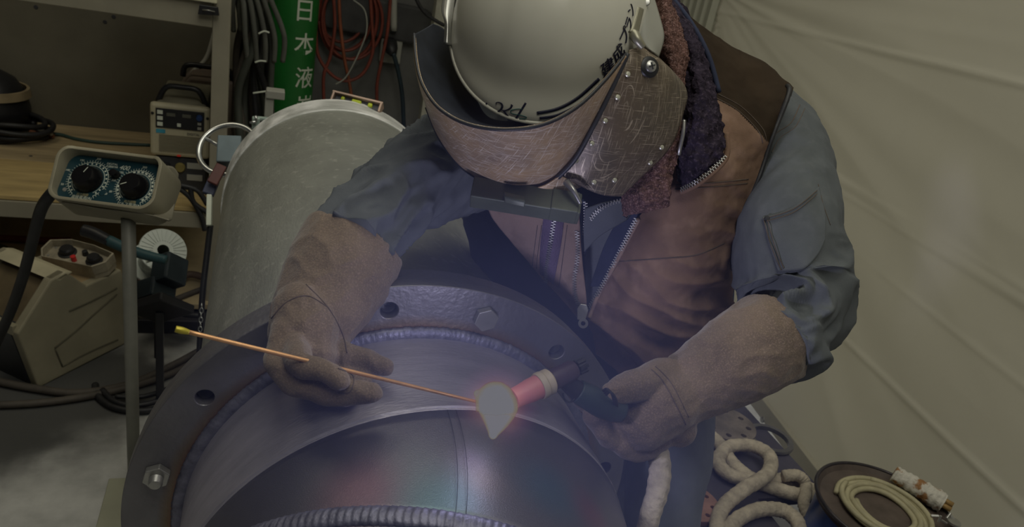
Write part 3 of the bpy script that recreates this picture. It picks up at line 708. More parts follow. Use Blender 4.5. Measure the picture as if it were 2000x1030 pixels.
def hstick(s, u, v, ang, size):
    c = lay(TH, u, v, .0012); e = lay(TH, u + 3 * math.cos(ang), v - 3 * math.sin(ang), .0012); n_ = lay(TH, u - 3 * math.sin(ang), v - 3 * math.cos(ang), .0012)
    if None in (c, e, n_): return
    text('lettering', s, frame(c, e - c, n_ - c), size, black_ink, helmet, bold=0)
hstick('建', 1188, 133, math.radians(40), .021); hstick('成', 1209, 105, math.radians(52), .020); hstick('プ', 1221, 72, math.radians(66), .019)
hstick('ラ', 1229, 46, math.radians(74), .0155); hstick('ン', 1234, 20, math.radians(80), .015)
# metal brackets at the helmet sides
patch('side_bracket', [[(1236, -15, .885), (1258, -15, .88), (1276, -12, .91)], [(1234, 35, .873), (1262, 37, .868), (1294, 50, .895)], [(1238, 75, .868), (1266, 80, .864), (1297, 78, .89)], [(1258, 92, .866), (1274, 100, .864), (1287, 112, .885)]], grey_paint, helmet, thick=.0018)
clip_m = mat('clip_metal', (.30, .29, .22), .4, .6, .15, 20)
patch('spring_clip', [[(1235, 14, .858), (1240, 12, .85), (1250, 14, .85), (1258, 18, .862)], [(1229, 40, .855), (1234, 38, .846), (1244, 39, .846), (1252, 44, .858)], [(1221, 66, .852), (1227, 62, .842), (1238, 64, .842), (1246, 70, .854)]], clip_m, helmet, thick=.0025)
tube('clip_hook', [P(1224, 67, .850), P(1236, 66, .846), P(1245, 78, .843), P(1256, 92, .846)], [.005, .006, .0055, .004], clip_m, helmet, seg=12)
for k in range(3): tube('clip_rib', [P(1240 + 4 * k, 15, .849), P(1234 + 4 * k, 39, .845), P(1227 + 4 * k, 63, .841)], .0008, clip_m, helmet, seg=6)
lathe('bracket_rivet', [(0, .002), (.004, .0015), (.005, 0)], frame(P(1262, 4, .872), D(1, 0, 0), D(0, 1, 0)), bolt_m, helmet, 14)
patch('side_bracket', [[(866, -15, .93), (876, -15, .925), (890, -15, .93)], [(862, 20, .92), (872, 22, .915), (886, 25, .92)], [(868, 45, .91), (874, 48, .905), (882, 50, .91)], [(866, 85, .905), (872, 86, .90), (884, 90, .905)]], bolt_m, helmet, thick=.002)
# ---- face shield
side_m = mat('side_plate_metal', (.165, .125, .085), .42, .3, .3, 9, .35, 120, col2=(.10, .085, .07), spec=.5, bdist=.0008)
shield_m = mat('fibre_shield', (.52, .36, .19), .42, .2, .3, 9, .35, 120, col2=(.28, .22, .17), spec=.5, bdist=.0008)
# fine scratches
for sm_, sc_col in ((shield_m, (.7, .62, .52)), (side_m, (.40, .34, .26))):
  N, L, b = nodes(sm_)
  src = b.inputs['Base Color'].links[0].from_socket; tc = N.new('ShaderNodeTexCoord'); fac = None
  for k, (rot, scl) in enumerate((((.4, .3, .9), (60, 2400, 60)), ((1.2, .8, .1), (1900, 50, 70)), ((2.1, 1.5, .6), (70, 60, 2300)))):
      mp = N.new('ShaderNodeMapping'); mp.inputs['Rotation'].default_value = rot; mp.inputs['Scale'].default_value = [x * .55 for x in scl]; L.new(tc.outputs['Object'], mp.inputs[0])
      nz = N.new('ShaderNodeTexNoise'); nz.inputs['Scale'].default_value = 1; nz.inputs['Detail'].default_value = 1; nz.inputs['Distortion'].default_value = .6; L.new(mp.outputs[0], nz.inputs[0])
      mr = N.new('ShaderNodeMapRange'); mr.inputs['From Min'].default_value = .63; mr.inputs['From Max'].default_value = .70; L.new(nz.outputs[0], mr.inputs['Value'])
      if fac is None: fac = mr.outputs[0]
      else:
          mx_ = N.new('ShaderNodeMath'); mx_.operation = 'MAXIMUM'; L.new(fac, mx_.inputs[0]); L.new(mr.outputs[0], mx_.inputs[1]); fac = mx_.outputs[0]
  mx = N.new('ShaderNodeMix'); mx.data_type = 'RGBA'; L.new(fac, mx.inputs['Factor']); L.new(src, mx.inputs['A']); mx.inputs['B'].default_value = (*sc_col, 1); L.new(mx.outputs['Result'], b.inputs['Base Color'])
lining = mat('shield_lining', (.02, .024, .035), .55, .1, .4, 20)
TE = [(809, 66, .885), (813, 120, .86), (826, 168, .835), (858, 212, .81), (912, 242, .79), (985, 253, .78), (1060, 243, .78), (1125, 210, .795), (1178, 160, .815), (1222, 106, .84)]
BE = [(808, 72, .90), (812, 135, .93), (832, 210, .945), (860, 275, .945), (908, 333, .94), (985, 370, .935), (1050, 366, .93), (1105, 335, .92), (1150, 268, .895), (1226, 112, .85)]
mid = [((a[0] + b_[0]) / 2 - 2, (a[1] + b_[1]) / 2 + 2, (a[2] + b_[2]) / 2 - .008) for a, b_ in zip(TE, BE)]
shield = patch('face_shield', [TE, mid, BE], shield_m, person, thick=.0022, n=10); tagc(shield, 'scratched brown face shield hood hanging from the hard hat')
IN = [(846, 46, .95), (872, 62, .97), (900, 120, .975), (925, 180, .965), (950, 225, .955), (990, 236, .95), (1050, 228, .95), (1110, 196, .95), (1160, 150, .95), (1215, 100, .93)]
md_ = [((a[0] + b_[0]) / 2, (a[1] + b_[1]) / 2 + 1, (a[2] + b_[2]) / 2 + .012) for a, b_ in zip(TE, IN)]
patch('shield_lining', [[(x[0] + .5, x[1] + .5, x[2] + .003) for x in TE], md_, IN], lining, shield, thick=.002, n=8)
SP = [[(1230, 97, .845), (1240, 94, .848), (1252, 90, .86), (1268, 94, .885)], [(1207, 156, .848), (1245, 140, .85), (1290, 130, .87), (1338, 168, .925)], [(1170, 232, .865), (1222, 222, .865), (1280, 212, .885), (1334, 226, .935)],
      [(1135, 298, .89), (1190, 292, .885), (1250, 285, .90), (1308, 290, .94)], [(1100, 342, .91), (1155, 345, .905), (1205, 340, .915), (1258, 342, .945)], [(1120, 356, .92), (1150, 372, .92), (1180, 382, .925), (1214, 384, .945)]]
side = patch('side_plate', SP, side_m, shield, thick=.002, n=10); TS = bvh(side)
# raised seam strip and rivets
tube('seam_strip', [P(1226, 104, .842), P(1196, 172, .852), P(1160, 245, .868), P(1124, 310, .89), P(1090, 347, .91)], [.003, .003, .003, .003, .003], dark_metal, shield, seg=8)
tube('edge_roll', [P(*p) for p in TE], .0016, dark_metal, shield, seg=6, n=5)
tube('edge_roll', [P(*p) for p in BE[2:]], .0016, dark_metal, shield, seg=6, n=5)
rv = mat('rivet_metal', (.6, .6, .5), .35, .7)
for (u, v) in ((1226, 145), (1206, 190), (1182, 236), (1156, 280), (1125, 314), (1270, 318), (1292, 288), (1200, 352), (1160, 356)):
    h = lay(TS, u, v, .0005)
    if h: lathe('rivet', [(0, .002), (.0025, .0017), (.0035, .0006), (.0036, 0)], frame(h, D(1, 0, -.3), D(0, 1, 0)), rv, shield, 14)
h = lay(TS, 1268, 131, .001) or P(1268, 131, .87)
Mx = frame(h, D(1, -.1, -.35), D(.1, 1, 0))
pv = lathe('pivot_washer', [(0, .003), (.009, .003), (.0115, .002), (.0125, 0)], Mx, black_pl, shield, 28)
lathe('pivot_screw', [(0, .007), (.004, .0066), (.0065, .005), (.007, .003), (.007, .002)], Mx, bolt_m, pv, 24)
for a in (0, PI / 2):
    box('screw_slot', Mx @ Matrix.Rotation(a + .4, 4, 'Z') @ Matrix.Translation((0, 0, .0069)), (.008, .0016, .0012), dark_metal, pv, 0)
patch('lower_strip', [[(1095, 344, .905), (1060, 364, .915), (1010, 372, .925), (950, 362, .935)], [(1112, 352, .915), (1070, 374, .92), (1012, 380, .93), (952, 368, .94)], [(1135, 366, .925), (1080, 384, .93), (1020, 386, .94), (955, 372, .95)]], shield_m, shield, thick=.002)
# filter lens holder under the shield
lens_m = mat('lens_holder', (.10, .115, .085), .45, .2, .25, 14)
lx = (P(1133, 402, .918) - P(921, 368, .918)); Ml_ = frame(P(1027, 392, .922), lx, D(.12, .85, -.5))
lh = box('lens_holder', Ml_, (lx.length, .030, .026), lens_m, shield, .0015)
box('holder_flange', Ml_, (.034, .030, .028), lens_m, shield, .0015, o=(lx.length / 2 - .02, -.001, .002))
patch('lens_latch', [[(984, 374, .902), (1006, 379, .900), (1026, 384, .900)], [(985, 384, .896), (1006, 389, .894), (1026, 393, .894)], [(985, 396, .900), (1006, 401, .898), (1024, 405, .898)]], lens_m, shield, thick=.004)
tube('latch_lever', [P(1106, 355, .905), P(1120, 372, .898), P(1134, 398, .90)], [.005, .0035, .0025], bolt_m, shield, seg=8)
tube('chin_wire', [P(1336, 235, .95), P(1334, 262, .95), P(1328, 290, .955), P(1326, 302, .96)], .0026, bolt_m, shield, seg=8)
# ================================================================== TORCH, ROD, ARC
torch = thing('welding_torch', 'torch with pink ceramic cup held in the right-hand glove of the picture', 'welding torch', P(1130, 745, .9))
A0, A1 = P(1003, 779, .842), P(1134, 716, .885); ax = (A1 - A0).normalized(); up = ax.orthogonal()
MT_ = frame(A0, up, ax.cross(up)); MT_ = Matrix.Translation(A0) @ V((0, 0, 1)).rotation_difference(ax).to_matrix().to_4x4(); LT = (A1 - A0).length
cup = mat('ceramic_cup', (.62, .24, .25), .4, 0, .06, 10); collar = mat('tan_collar', (.50, .43, .32), .5, 0, .06, 10)
lathe('ceramic_nozzle', [(.008, .0), (.0115, 0), (.0125, .012), (.0138, .022), (.0142, .036), (.012, .037), (.008, .0)], MT_, cup, torch, 40)
lathe('collar', [(.0155, .034), (.0162, .036), (.0162, .041), (.0150, .042), (.0156, .044), (.0156, .050), (.0135, .052), (.010, .034), (.0155, .034)], MT_, collar, torch, 40)
lathe('torch_body', [(.0125, .050), (.0125, LT - .014), (.0105, LT - .009), (0, LT - .009)], MT_, mat('torch_rubber', (.075, .05, .075), .45), torch, 36)
bm = bmesh.new()
for k in range(7):
    t = 2 * PI * k / 7; add_box(bm, MT_ @ Matrix.Rotation(t, 4, 'Z') @ Matrix.Translation((.0075, 0, LT)), .0045, .0045, .012)
add_lathe(bm, [(0, LT - .006), (.0075, LT - .006), (.0075, LT + .005), (0, LT + .005)], MT_, 24); link('back_cap', bm, black_pl, torch, smooth=False, bevel=.0008)
tube('torch_neck', [P(1096, 738, .872), P(1112, 752, .885), P(1135, 768, .895), P(1160, 780, .9)], [.008, .0105, .013, .0135], black_rub, torch, seg=20)
tube('torch_handle', [P(1128, 764, .893), P(1150, 776, .897), P(1180, 792, .905), P(1212, 802, .915)], [.0145, .016, .017, .0155], mat('torch_grip', (.03, .05, .05), .4), torch, seg=24)
tube('handle_ring', [P(1112 + 13 * math.cos(t), 768 + 18 * math.sin(t), .885) for t in [k * PI / 6 for k in range(-4, 7)]], .0012, black_pl, torch, seg=6, n=3)
tube('tungsten_tip', [A0, A0 - ax * .012], [.0014, .0006], bolt_m, torch, seg=8)
for k in range(3):
    tube('control_wire', [P(1178 + k * 3, 764 + k * 4, .885), P(1186 + k * 3, 760 + k * 3, .875), P(1196 + k * 3, 772 + k * 3, .88), P(1200 + k * 3, 790 + k * 2, .895)], .0016, black_rub, torch, seg=6)
tag(tube('hose_cover', [P(1275, 860, .98), P(1288, 900, .97), P(1286, 950, .96), P(1272, 1000, .95), P(1258, 1060, .95)], [.014, .0145, .0145, .0135, .013], rope_m, None, seg=32, n=16, rfun=lambda s, t: 1 + .03 * math.sin(s * 60 + t) + .06 * noise.noise(V((s * 14, math.cos(t), math.sin(t))))),
    'tan cloth hose cover hanging down from the torch hand beside the trouser leg', 'hose cover')
r0, r1 = P(356, 646, .685), P(934, 786, .822)
rod = tube('filler_rod', [r0, r0.lerp(r1, .5), r1], [.0022, .0022, .0018], copper, None, seg=12); tag(rod, 'thin copper-coloured filler rod pinched in the left glove and pointing at the arc', 'welding rod')
tube('flattened_end', [r0 + (r0 - r1).normalized() * .006, r0, r0 + (r1 - r0).normalized() * .006], [.0032, .0034, .0024], mat('rod_end', (.5, .42, .05), .4, .5), rod, seg=10)
# glowing arc: plasma core with a soft, coloured edge
am = bpy.data.materials.new('arc_plasma'); am.use_nodes = True; nt = am.node_tree; N = nt.nodes; L = nt.links; N.clear()
out = N.new('ShaderNodeOutputMaterial'); lw = N.new('ShaderNodeLayerWeight'); lw.inputs[0].default_value = .5
rp = N.new('ShaderNodeValToRGB'); e = rp.color_ramp.elements; e[0].position = .30; e[0].color = (.165, .165, .165, 1); e[1].position = 1; e[1].color = (.12, .02, .06, 1)
q = e.new(.62); q.color = (.17, .155, .07, 1); q = e.new(.8); q.color = (.16, .07, .05, 1)
em = N.new('ShaderNodeEmission'); tr_ = N.new('ShaderNodeBsdfTransparent'); mx = N.new('ShaderNodeMixShader')
r2 = N.new('ShaderNodeMapRange'); r2.inputs['From Min'].default_value = .30; r2.inputs['From Max'].default_value = .97
L.new(lw.outputs['Facing'], rp.inputs[0]); L.new(rp.outputs[0], em.inputs[0]); L.new(lw.outputs['Facing'], r2.inputs['Value']); L.new(r2.outputs[0], mx.inputs[0]); L.new(em.outputs[0], mx.inputs[1]); L.new(tr_.outputs[0], mx.inputs[2]); L.new(mx.outputs[0], out.inputs['Surface'])
arcb = blob('welding_arc', [[(968, 786, .795, 42), (971, 798, .795, 43), (971, 808, .795, 38), (968, 828, .79, 26), (963, 850, .785, 10)], [(948, 776, .80, 20), (934, 770, .80, 10)]], am, None, voxel=.0015, smooth=10)
tag(arcb, 'brilliant white welding arc burning at the tip of the torch', 'welding arc'); arcb.visible_shadow = False
# glowing gas close round the arc
gm = bpy.data.materials.new('arc_glow'); gm.use_nodes = True; N, L = gm.node_tree.nodes, gm.node_tree.links; N.clear()
out = N.new('ShaderNodeOutputMaterial'); em = N.new('ShaderNodeEmission'); tc = N.new('ShaderNodeTexCoord'); ln = N.new('ShaderNodeVectorMath'); ln.operation = 'LENGTH'; L.new(tc.outputs['Object'], ln.inputs[0])
mr = N.new('ShaderNodeMapRange'); mr.inputs['From Max'].default_value = .05; L.new(ln.outputs['Value'], mr.inputs['Value'])
rp = N.new('ShaderNodeValToRGB'); L.new(mr.outputs[0], rp.inputs[0]); e = rp.color_ramp.elements; e[0].position = .3; e[0].color = (1.0, .8, .5, 1); e[1].position = 1; e[1].color = (0, 0, 0, 1)
q = e.new(.5); q.color = (.75, .28, .2, 1); q = e.new(.72); q.color = (.22, .07, .14, 1)
L.new(rp.outputs[0], em.inputs[0]); em.inputs[1].default_value = 2.8; L.new(em.outputs[0], out.inputs['Volume'])
bm = bmesh.new(); bmesh.ops.create_icosphere(bm, subdivisions=3, radius=.052); glow = link('arc_glow', bm, gm); glow.location = P(970, 795, .81)
tag(glow, 'orange and violet glow of hot gas right around the white arc', 'glow')
# fumes round the arc, lit by it
vm = bpy.data.materials.new('welding_fume'); vm.use_nodes = True; N, L = vm.node_tree.nodes, vm.node_tree.links; N.clear()
out = N.new('ShaderNodeOutputMaterial'); vs_ = N.new('ShaderNodeVolumePrincipled'); tc = N.new('ShaderNodeTexCoord')
ln = N.new('ShaderNodeVectorMath'); ln.operation = 'LENGTH'; L.new(tc.outputs['Object'], ln.inputs[0])
mr = N.new('ShaderNodeMapRange'); mr.interpolation_type = 'SMOOTHSTEP'; mr.inputs['From Min'].default_value = 0; mr.inputs['From Max'].default_value = .36; mr.inputs['To Min'].default_value = 1.35; mr.inputs['To Max'].default_value = 0
L.new(ln.outputs['Value'], mr.inputs['Value']); L.new(mr.outputs[0], vs_.inputs['Density']); vs_.inputs['Color'].default_value = (.38, .44, 1, 1)
L.new(vs_.outputs[0], out.inputs['Volume'])
bm = bmesh.new(); bmesh.ops.create_icosphere(bm, subdivisions=3, radius=.37); fume = link('welding_fume', bm, vm); fume.location = ARC + D(0, 0, 1) * .04; fume['kind'] = 'stuff'
tag(fume, 'thin bluish welding fume drifting around the arc', 'smoke')
# ================================================================== ROOM BEHIND
Z3 = V((0, 0, 1)); X3 = V((1, 0, 0)); Y3 = V((0, 1, 0))
def slab(name, lo, hi, m, parent=None, bevel=.003):
    lo, hi = V(lo), V(hi); c = (lo + hi) / 2; s = hi - lo
    return box(name, Matrix.Translation(c), tuple(s), m, parent, bevel)
siding = mat('grey_siding', (.12, .12, .115), .7, 0, .3, 3, .2, 12, bdist=.01)
wb = struct(slab('wall_back', (-4, 4.3, 0), (3, 4.36, 3.2), siding, bevel=0))
struct(slab('wall_left', (-4.06, -2.5, 0), (-4, 4.36, 3.2), siding, bevel=0))
# plastic sheeting on the right
W0 = F(1600, 950, .25); WD = V((.1326, .9912, 0)).normalized(); WN = V((-WD.y, WD.x, 0))
far = (ONP(1408, 8, W0, WN) - W0).dot(WD)
bm = bmesh.new(); nu, nv = 140, 400; vv = []
o1 = ONP(1395, -30, W0, WN)
for i in range(nv):
    row = []
    for j in range(nu):
        s = -2.6 + (far + 2.6) * j / (nu - 1); h = .25 + 2.9 * i / (nv - 1); p = W0 + WD * s; p = V((p.x, p.y, h))
        r = p - o1; ds = math.hypot(r.dot(WD), r.z); an = math.atan2(r.z, -r.dot(WD) + .01)
        d = .010 * noise.noise(V((an * 14, ds * .6, 1))) * min(1, ds) + .008 * ridge(noise.noise(V((an * 9, ds * .4, 5)))) + .012 * noise.noise(V((s * .9, h * 1.1, 2)))
        for h0, sl_, am_ in ((1.165, 0, .008), (1.147, .012, .006), (1.13, -.006, .005), (1.60, -.02, .008), (.722, 0, .008), (.98, .03, .003), (2.02, 0, .006)): d += am_ * math.exp(-((h - h0 - sl_ * s - .004 * noise.noise(V((s * 2, h0, 0)))) / .009) ** 2) * (.6 + .8 * noise.noise(V((s * 1.5, h0 * 9, 2))))
        row.append(bm.verts.new(p + WN * (d if WN.x < 0 else -d)))
    vv.append(row)
for i in range(nv - 1):
    for j in range(nu - 1): bm.faces.new((vv[i][j], vv[i][j + 1], vv[i + 1][j + 1], vv[i + 1][j]))
sh = tag(link('plastic_sheet', bm, sheet_m, thick=.002), 'off-white creased plastic sheet hung as a partition behind the welder, right side', 'plastic sheet')
HB = mat('hem_bar', (.36, .34, .27), .5, 0, .08, 4)
hb0 = W0 - WD * 1.9; hb1 = W0 + WD * (far - .02)
Mh = frame(((hb0 + hb1) / 2).to_tuple()[:2] + (.275,), WD, Z3)
box('hem_bar', Mh, ((hb1 - hb0).length, .065, .02), HB, sh, .003, o=(0, 0, .014 * (1 if (Mh.to_3x3() @ V((0, 0, 1))).x < 0 else -1)))
q = ONP(1488, 820, W0 + V((-.045, 0, 0)), WN); lathe('eyelet', [(0, .003), (.008, .003), (.012, .001), (.012, -.004)], frame(q, WD, Z3) if frame(q, WD, Z3).to_3x3()[0][2] < 0 else frame(q, -WD, Z3), bolt_m, sh, 20)
# ribbed wall beyond the sheet
bm = bmesh.new(); pts = []
E0 = W0 + WD * (far + .0)
rib = mat('pale_siding', (.42, .42, .34), .5, 0, .06, 3)
nr = 40; prof = []
for k in range(nr):
    s = k * .09
    for ds, dd in ((0, 0), (.02, 0), (.032, .028), (.062, .028), (.075, 0)): prof.append((s + ds, dd))
a = []; b_ = []
for s, dd in prof:
    p = E0 + WD * s + WN * (dd if WN.x < 0 else -dd); a.append(bm.verts.new((p.x, p.y, 0))); b_.append(bm.verts.new((p.x, p.y, 3.2)))
for k in range(len(a) - 1): bm.faces.new((a[k], a[k + 1], b_[k + 1], b_[k]))
struct(link('wall_right', bm, rib, smooth=False, thick=.004))
struct(slab('wall_front', (-4, -2.6, 0), (3.4, -2.5, 3.2), siding, bevel=0))
struct(slab('ceiling', (-4.06, -2.6, 4.2), (3.5, 4.4, 4.26), mat('ceiling_panel', (.5, .5, .45), .8), bevel=0))
# ------------------------------------------------------------------ steel rack
YF, YB = 2.97, 3.9
rack = thing('steel_rack', 'olive-grey steel rack with a wooden deck along the left wall', 'rack', (-1, 3.3, 0))
pT = ONY(433, 60, YF)
slab('post', (pT.x - .03, YF - .03, 0), (pT.x + .03, YF + .03, 2.4), rack_m, rack)
slab('post', (pT.x - .03, YB - .03, 0), (pT.x + .03, YB + .03, 2.4), rack_m, rack)
b0 = ONY(20, 4, YF).z; b1 = ONY(421, 45, YF).z; bz = (b0 + b1) / 2
slab('upper_beam', (-3.2, YF - .03, bz), (pT.x - .03, YF + .03, bz + .085), rack_m, rack)
slab('lower_beam', (-3.2, YF - .035, .43), (pT.x - .03, YF + .02, .495), rack_m, rack)
slab('floor_beam', (-3.2, YF - .03, 0.0), (pT.x - .03, YF + .03, .07), dark_metal, rack)
bp_m = mat('rack_back_panel', (.125, .115, .085), .75, 0, .22, 1.6, .15, 20)
slab('back_panel', (-3.2, YB - .02, .1), (pT.x - .03, YB + .01, 2.3), bp_m, rack)
slab('side_panel', (pT.x - .028, YF + .03, .52), (pT.x - .02, YB - .03, 2.3), rack_m, rack)
for (u, v) in ((70, 14), (222, 33), (205, 43)):
    q = ONY(u, v, YB - .021); lathe('bolt_hole', [(0, .001), (.008, .001), (.009, 0)], frame(q, X3, Z3), dark_metal, rack, 12)
ply2 = mat('yellow_plywood', (.46, .34, .15), .75, 0, .18, 4, .1, 60, stretch=(1, 6, 1))
yb = F(150, 328, .5).y
tag(slab('plywood_board', (-3.15, yb + .004, .495), (pT.x - .035, YB - .025, .515), ply), 'grey-brown plywood board at the back of the rack deck', 'board')
tag(slab('plywood_board', (-3.15, YF - .03, .497), (pT.x - .035, yb, .515), ply2), 'yellowish plywood board along the front edge of the rack deck', 'board')
tag(slab('shelf_board', (-3.15, YF - .06, .075), (pT.x + .5, YB - .025, .10), mat('low_board', (.40, .32, .19), .8, 0, .25, 3)), 'tan wooden board low on the rack just above the floor', 'board')
for pxy in ((60, 305), (140, 335), (255, 300), (105, 365), (232, 280)):
    q = F(*pxy, .5152); lathe('screw_hole', [(0, .0012), (.006, .0012), (.007, 0)], Matrix.Translation(q), dark_metal, bpy.data.objects['plywood_board'], 10)
q0 = ONY(210, -12, YF).z
tag(slab('white_board', (ONY(200, 0, YF).x, YF - .05, bz + .087), (ONY(425, 20, YF).x, YF + .35, bz + .16), mat('white_board', (.55, .52, .38), .6)), 'pale board lying on the upper rack beam, held by a black clip', 'board')
bc = ONY(408, 20, YF - .05)
clip = prism('binder_clip', [(-.035, -.018), (.035, -.012), (.03, .016), (-.03, .016)], frame(bc, X3, Z3), -.004, .012, black_pl); tag(clip, 'black spring clip on the end of the pale upper board', 'clip')
tube('clip_wire', [bc + V((-.02, -.014, 0)), bc + V((.0, -.03, .004)), bc + V((.02, -.014, 0))], .002, bolt_m, clip, seg=6)
# ------------------------------------------------------------------ welding power sources on the deck
def power_source(label, ubl, vbl, ubr, vtop, body, h0=.515, depth=.42, front=True, grp=None):
    A = F(ubl, vbl, h0); B = ONY(ubr, vbl, A.y); wd = B.x - A.x; top = ONY((ubl + ubr) / 2, vtop, A.y).z; ht = top - h0
    t = thing('welding_power_source', label, 'welding machine', ((A.x + B.x) / 2, A.y, h0))
    M = frame(((A.x + B.x) / 2, A.y, h0), X3, Z3)        # z toward the viewer
    box('body', M, (wd * .95, ht * .97, depth), body, t, .012, o=(0, ht / 2, -depth / 2 - .01))
    for s in (-1, 1): pass
    hx = wd * .30
    tube('handle', [M @ V((-hx - .03, ht * .96, -.06)), M @ V((-hx, ht + .045, -.06)), M @ V((0, ht + .052, -.06)), M @ V((hx, ht + .045, -.06)), M @ V((hx + .03, ht * .96, -.06))], .011, black_pl, t, seg=10, n=4)
    return t, M, wd, ht
t, M, wd, ht = power_source('cream welding power source with a dark display panel, standing on the rack deck', 301, 366, 402, 203, mat('case_metal', (.25, .235, .17), .55), depth=.40)
fh = ht * .60
box('face_plate', M, (wd * 1.12, fh, .03), beige, t, .012, o=(0, ht - fh / 2, .004))
box('lower_face', M, (wd * .98, ht * .38, .01), dark_metal, t, .002, o=(0, ht * .19, 0))
pn = box('display_panel', M, (wd * .9, fh * .36, .006), black_pl, t, .001, o=(0, ht - fh * .27, .020))
for i in range(3): box('label', M, (wd * .10, fh * .07, .003), white_p, pn, 0, o=(-wd * .37, ht - fh * (.16 + .11 * i), .0235))
for i, x in enumerate((-.17, .12)): box('display', M, (wd * .16, fh * .06, .003), mat('display_glass', (.10, .10, .08), .3), pn, 0, o=(x * wd, ht - fh * .19, .0235))
box('button', M, (wd * .07, fh * .06, .004), white_p, pn, 0, o=(-.02 * wd, ht - fh * .37, .024))
lathe('knob', [(0, .012), (.011, .011), (.013, 0)], M @ Matrix.Translation((wd * .36, ht - fh * .20, .022)), mat('blue_knob', (.02, .05, .16), .4), pn, 20)
for i in range(2): box('button', M, (wd * .07, fh * .05, .004), grey_paint, pn, 0, o=(.36 * wd, ht - fh * (.31 + .09 * i), .024))
box('blue_sticker', M, (wd * .17, fh * .07, .002), mat('blue_sticker', (.05, .30, .42), .5), t, 0, o=(-.36 * wd, ht - fh * .52, .020))
for i in range(12): box('louvre', M, (wd * .82, fh * .012, .004), beige2, t, 0, o=(.02 * wd, ht - fh * (.58 + .028 * i), .021))
box('indicator_lamp', M, (wd * .07, fh * .03, .004), emis('red_led', (1, .06, .03), .12), t, 0, o=(-.02 * wd, ht - fh * .965, .021))
text('lettering', 'DIGITAL', M @ Matrix.Translation((.25 * wd, ht - fh * .53, .0205)), fh * .06, black_ink, t)
for x in (-.53, .53): lathe('screw', [(0, .003), (.005, .0025), (.006, 0)], M @ Matrix.Translation((wd * x * .96, ht - fh * .2, .019)), black_pl, t, 12)
for x, y, c in ((-.28, .27, black_rub), (.0, .27, mat('brass_socket', (.22, .18, .06), .5))): lathe('socket', [(0, .012), (.016, .012), (.02, .004), (.02, 0)], M @ Matrix.Translation((wd * x, ht * y, .005)), c, t, 20)
for y in (.30, .16): box('label', M, (wd * .30, ht * .07, .003), grey_paint, t, 0, o=(.28 * wd, ht * y, .006))
# second one, partly behind
M2o = M.copy(); t2 = thing('welding_power_source', 'brownish-grey welding power source half hidden behind the cream one', 'welding machine', (M @ V((.03, 0, -.55))))
hh = ONY(370, 150, (M @ V((0, 0, -.45))).y).z - .515
bm = bmesh.new(); Mb = M @ Matrix.Translation((.065, 0, -.45)); xw = .12
add_prism(bm, [(-xw - .035, 0), (xw, 0), (xw, hh), (-xw + .05, hh), (-xw - .0, hh * .82)], Mb, -.28, 0); bmesh.ops.recalc_face_normals(bm, faces=bm.faces)
link('body', bm, mat('brown_case', (.16, .125, .10), .6), t2, smooth=False, bevel=.012)
tube('handle', [Mb @ V(p) for p in ((-.10, hh - .005, -.02), (-.085, hh + .045, -.02), (0, hh + .05, -.02), (.085, hh + .045, -.02), (.115, hh - .005, -.02))], .012, black_pl, t2, seg=10, n=4)
tag(tube('grey_cable', [ONY(425, 40, YB - .1), ONY(405, 110, YB - .1), ONY(378, 140, YB - .15), ONY(360, 165, YB - .2)], .011, grey_paint, None, seg=10), 'pale grey cable dropping down behind the power sources', 'cable')
tag(tube('grey_cable', [ONY(432, 60, YB - .06), ONY(418, 110, YB - .06), ONY(395, 150, YB - .1), ONY(380, 180, YB - .15)], .009, bp_m, None, seg=10), 'dull dark cable beside the pale one behind the power sources', 'cable')
# dark cap and cable pile at the left end of the deck
cc = F(10, 262, .515)
cp = thing('welding_mask', 'black welding mask with a tan band lying at the left end of the deck', 'mask', cc)
bm = bmesh.new(); add_lathe(bm, [(0, .22), (.05, .215), (.10, .185), (.135, .13), (.15, .06), (.152, 0), (.14, 0), (.13, .06), (0, .2)], Matrix.Translation(cc + V((-.06, .05, .05))), 40); link('shell', bm, black_pl, cp)
lathe('tan_band', [(.146, .10), (.156, .10), (.150, .135), (.138, .135), (.146, .10)], Matrix.Translation(cc + V((-.06, .05, .06))), mat('tan_band', (.28, .22, .13), .6), cp)
bm = bmesh.new()
for k in range(4):
    r = .13 + .014 * (k % 3); z = .516 + .016 + .02 * k
    ps = [V((cc.x + .02 + r * 1.1 * math.cos(t * PI / 8 + k), cc.y - .04 + r * .8 * math.sin(t * PI / 8 + k), z + .008 * math.sin(t + k))) for t in range(18)]
    add_tube(bm, ps, .012, 8, 3)
bmesh.ops.recalc_face_normals(bm, faces=bm.faces); tag(link('cable_coil', bm, black_rub), 'black cable coiled round the mask at the left end of the deck', 'cable')
g0 = F(82, 262, .53)
tag(tube('earth_cable', [F(50, 262, .535), F(110, 262, .525), F(150, 272, .522), F(200, 279, .522), F(296, 284, .522)], .008, mat('teal_cable', (.03, .06, .05), .5), None, seg=8), 'thin dark cable crossing the deck to the cream power source', 'cable')
ec = thing('earth_clamp', 'copper and steel earth clamp lying on the deck beside the coiled cable', 'clamp', g0)
box('jaw', frame(g0, (1, -.2, -.05), Z3), (.10, .018, .02), mat('copper_clamp', (.35, .15, .09), .4, .6), ec, .003); box('jaw', frame(g0 + V((.01, -.015, .02)), (1, -.5, -.2), Z3), (.085, .012, .018), bolt_m, ec, .002)
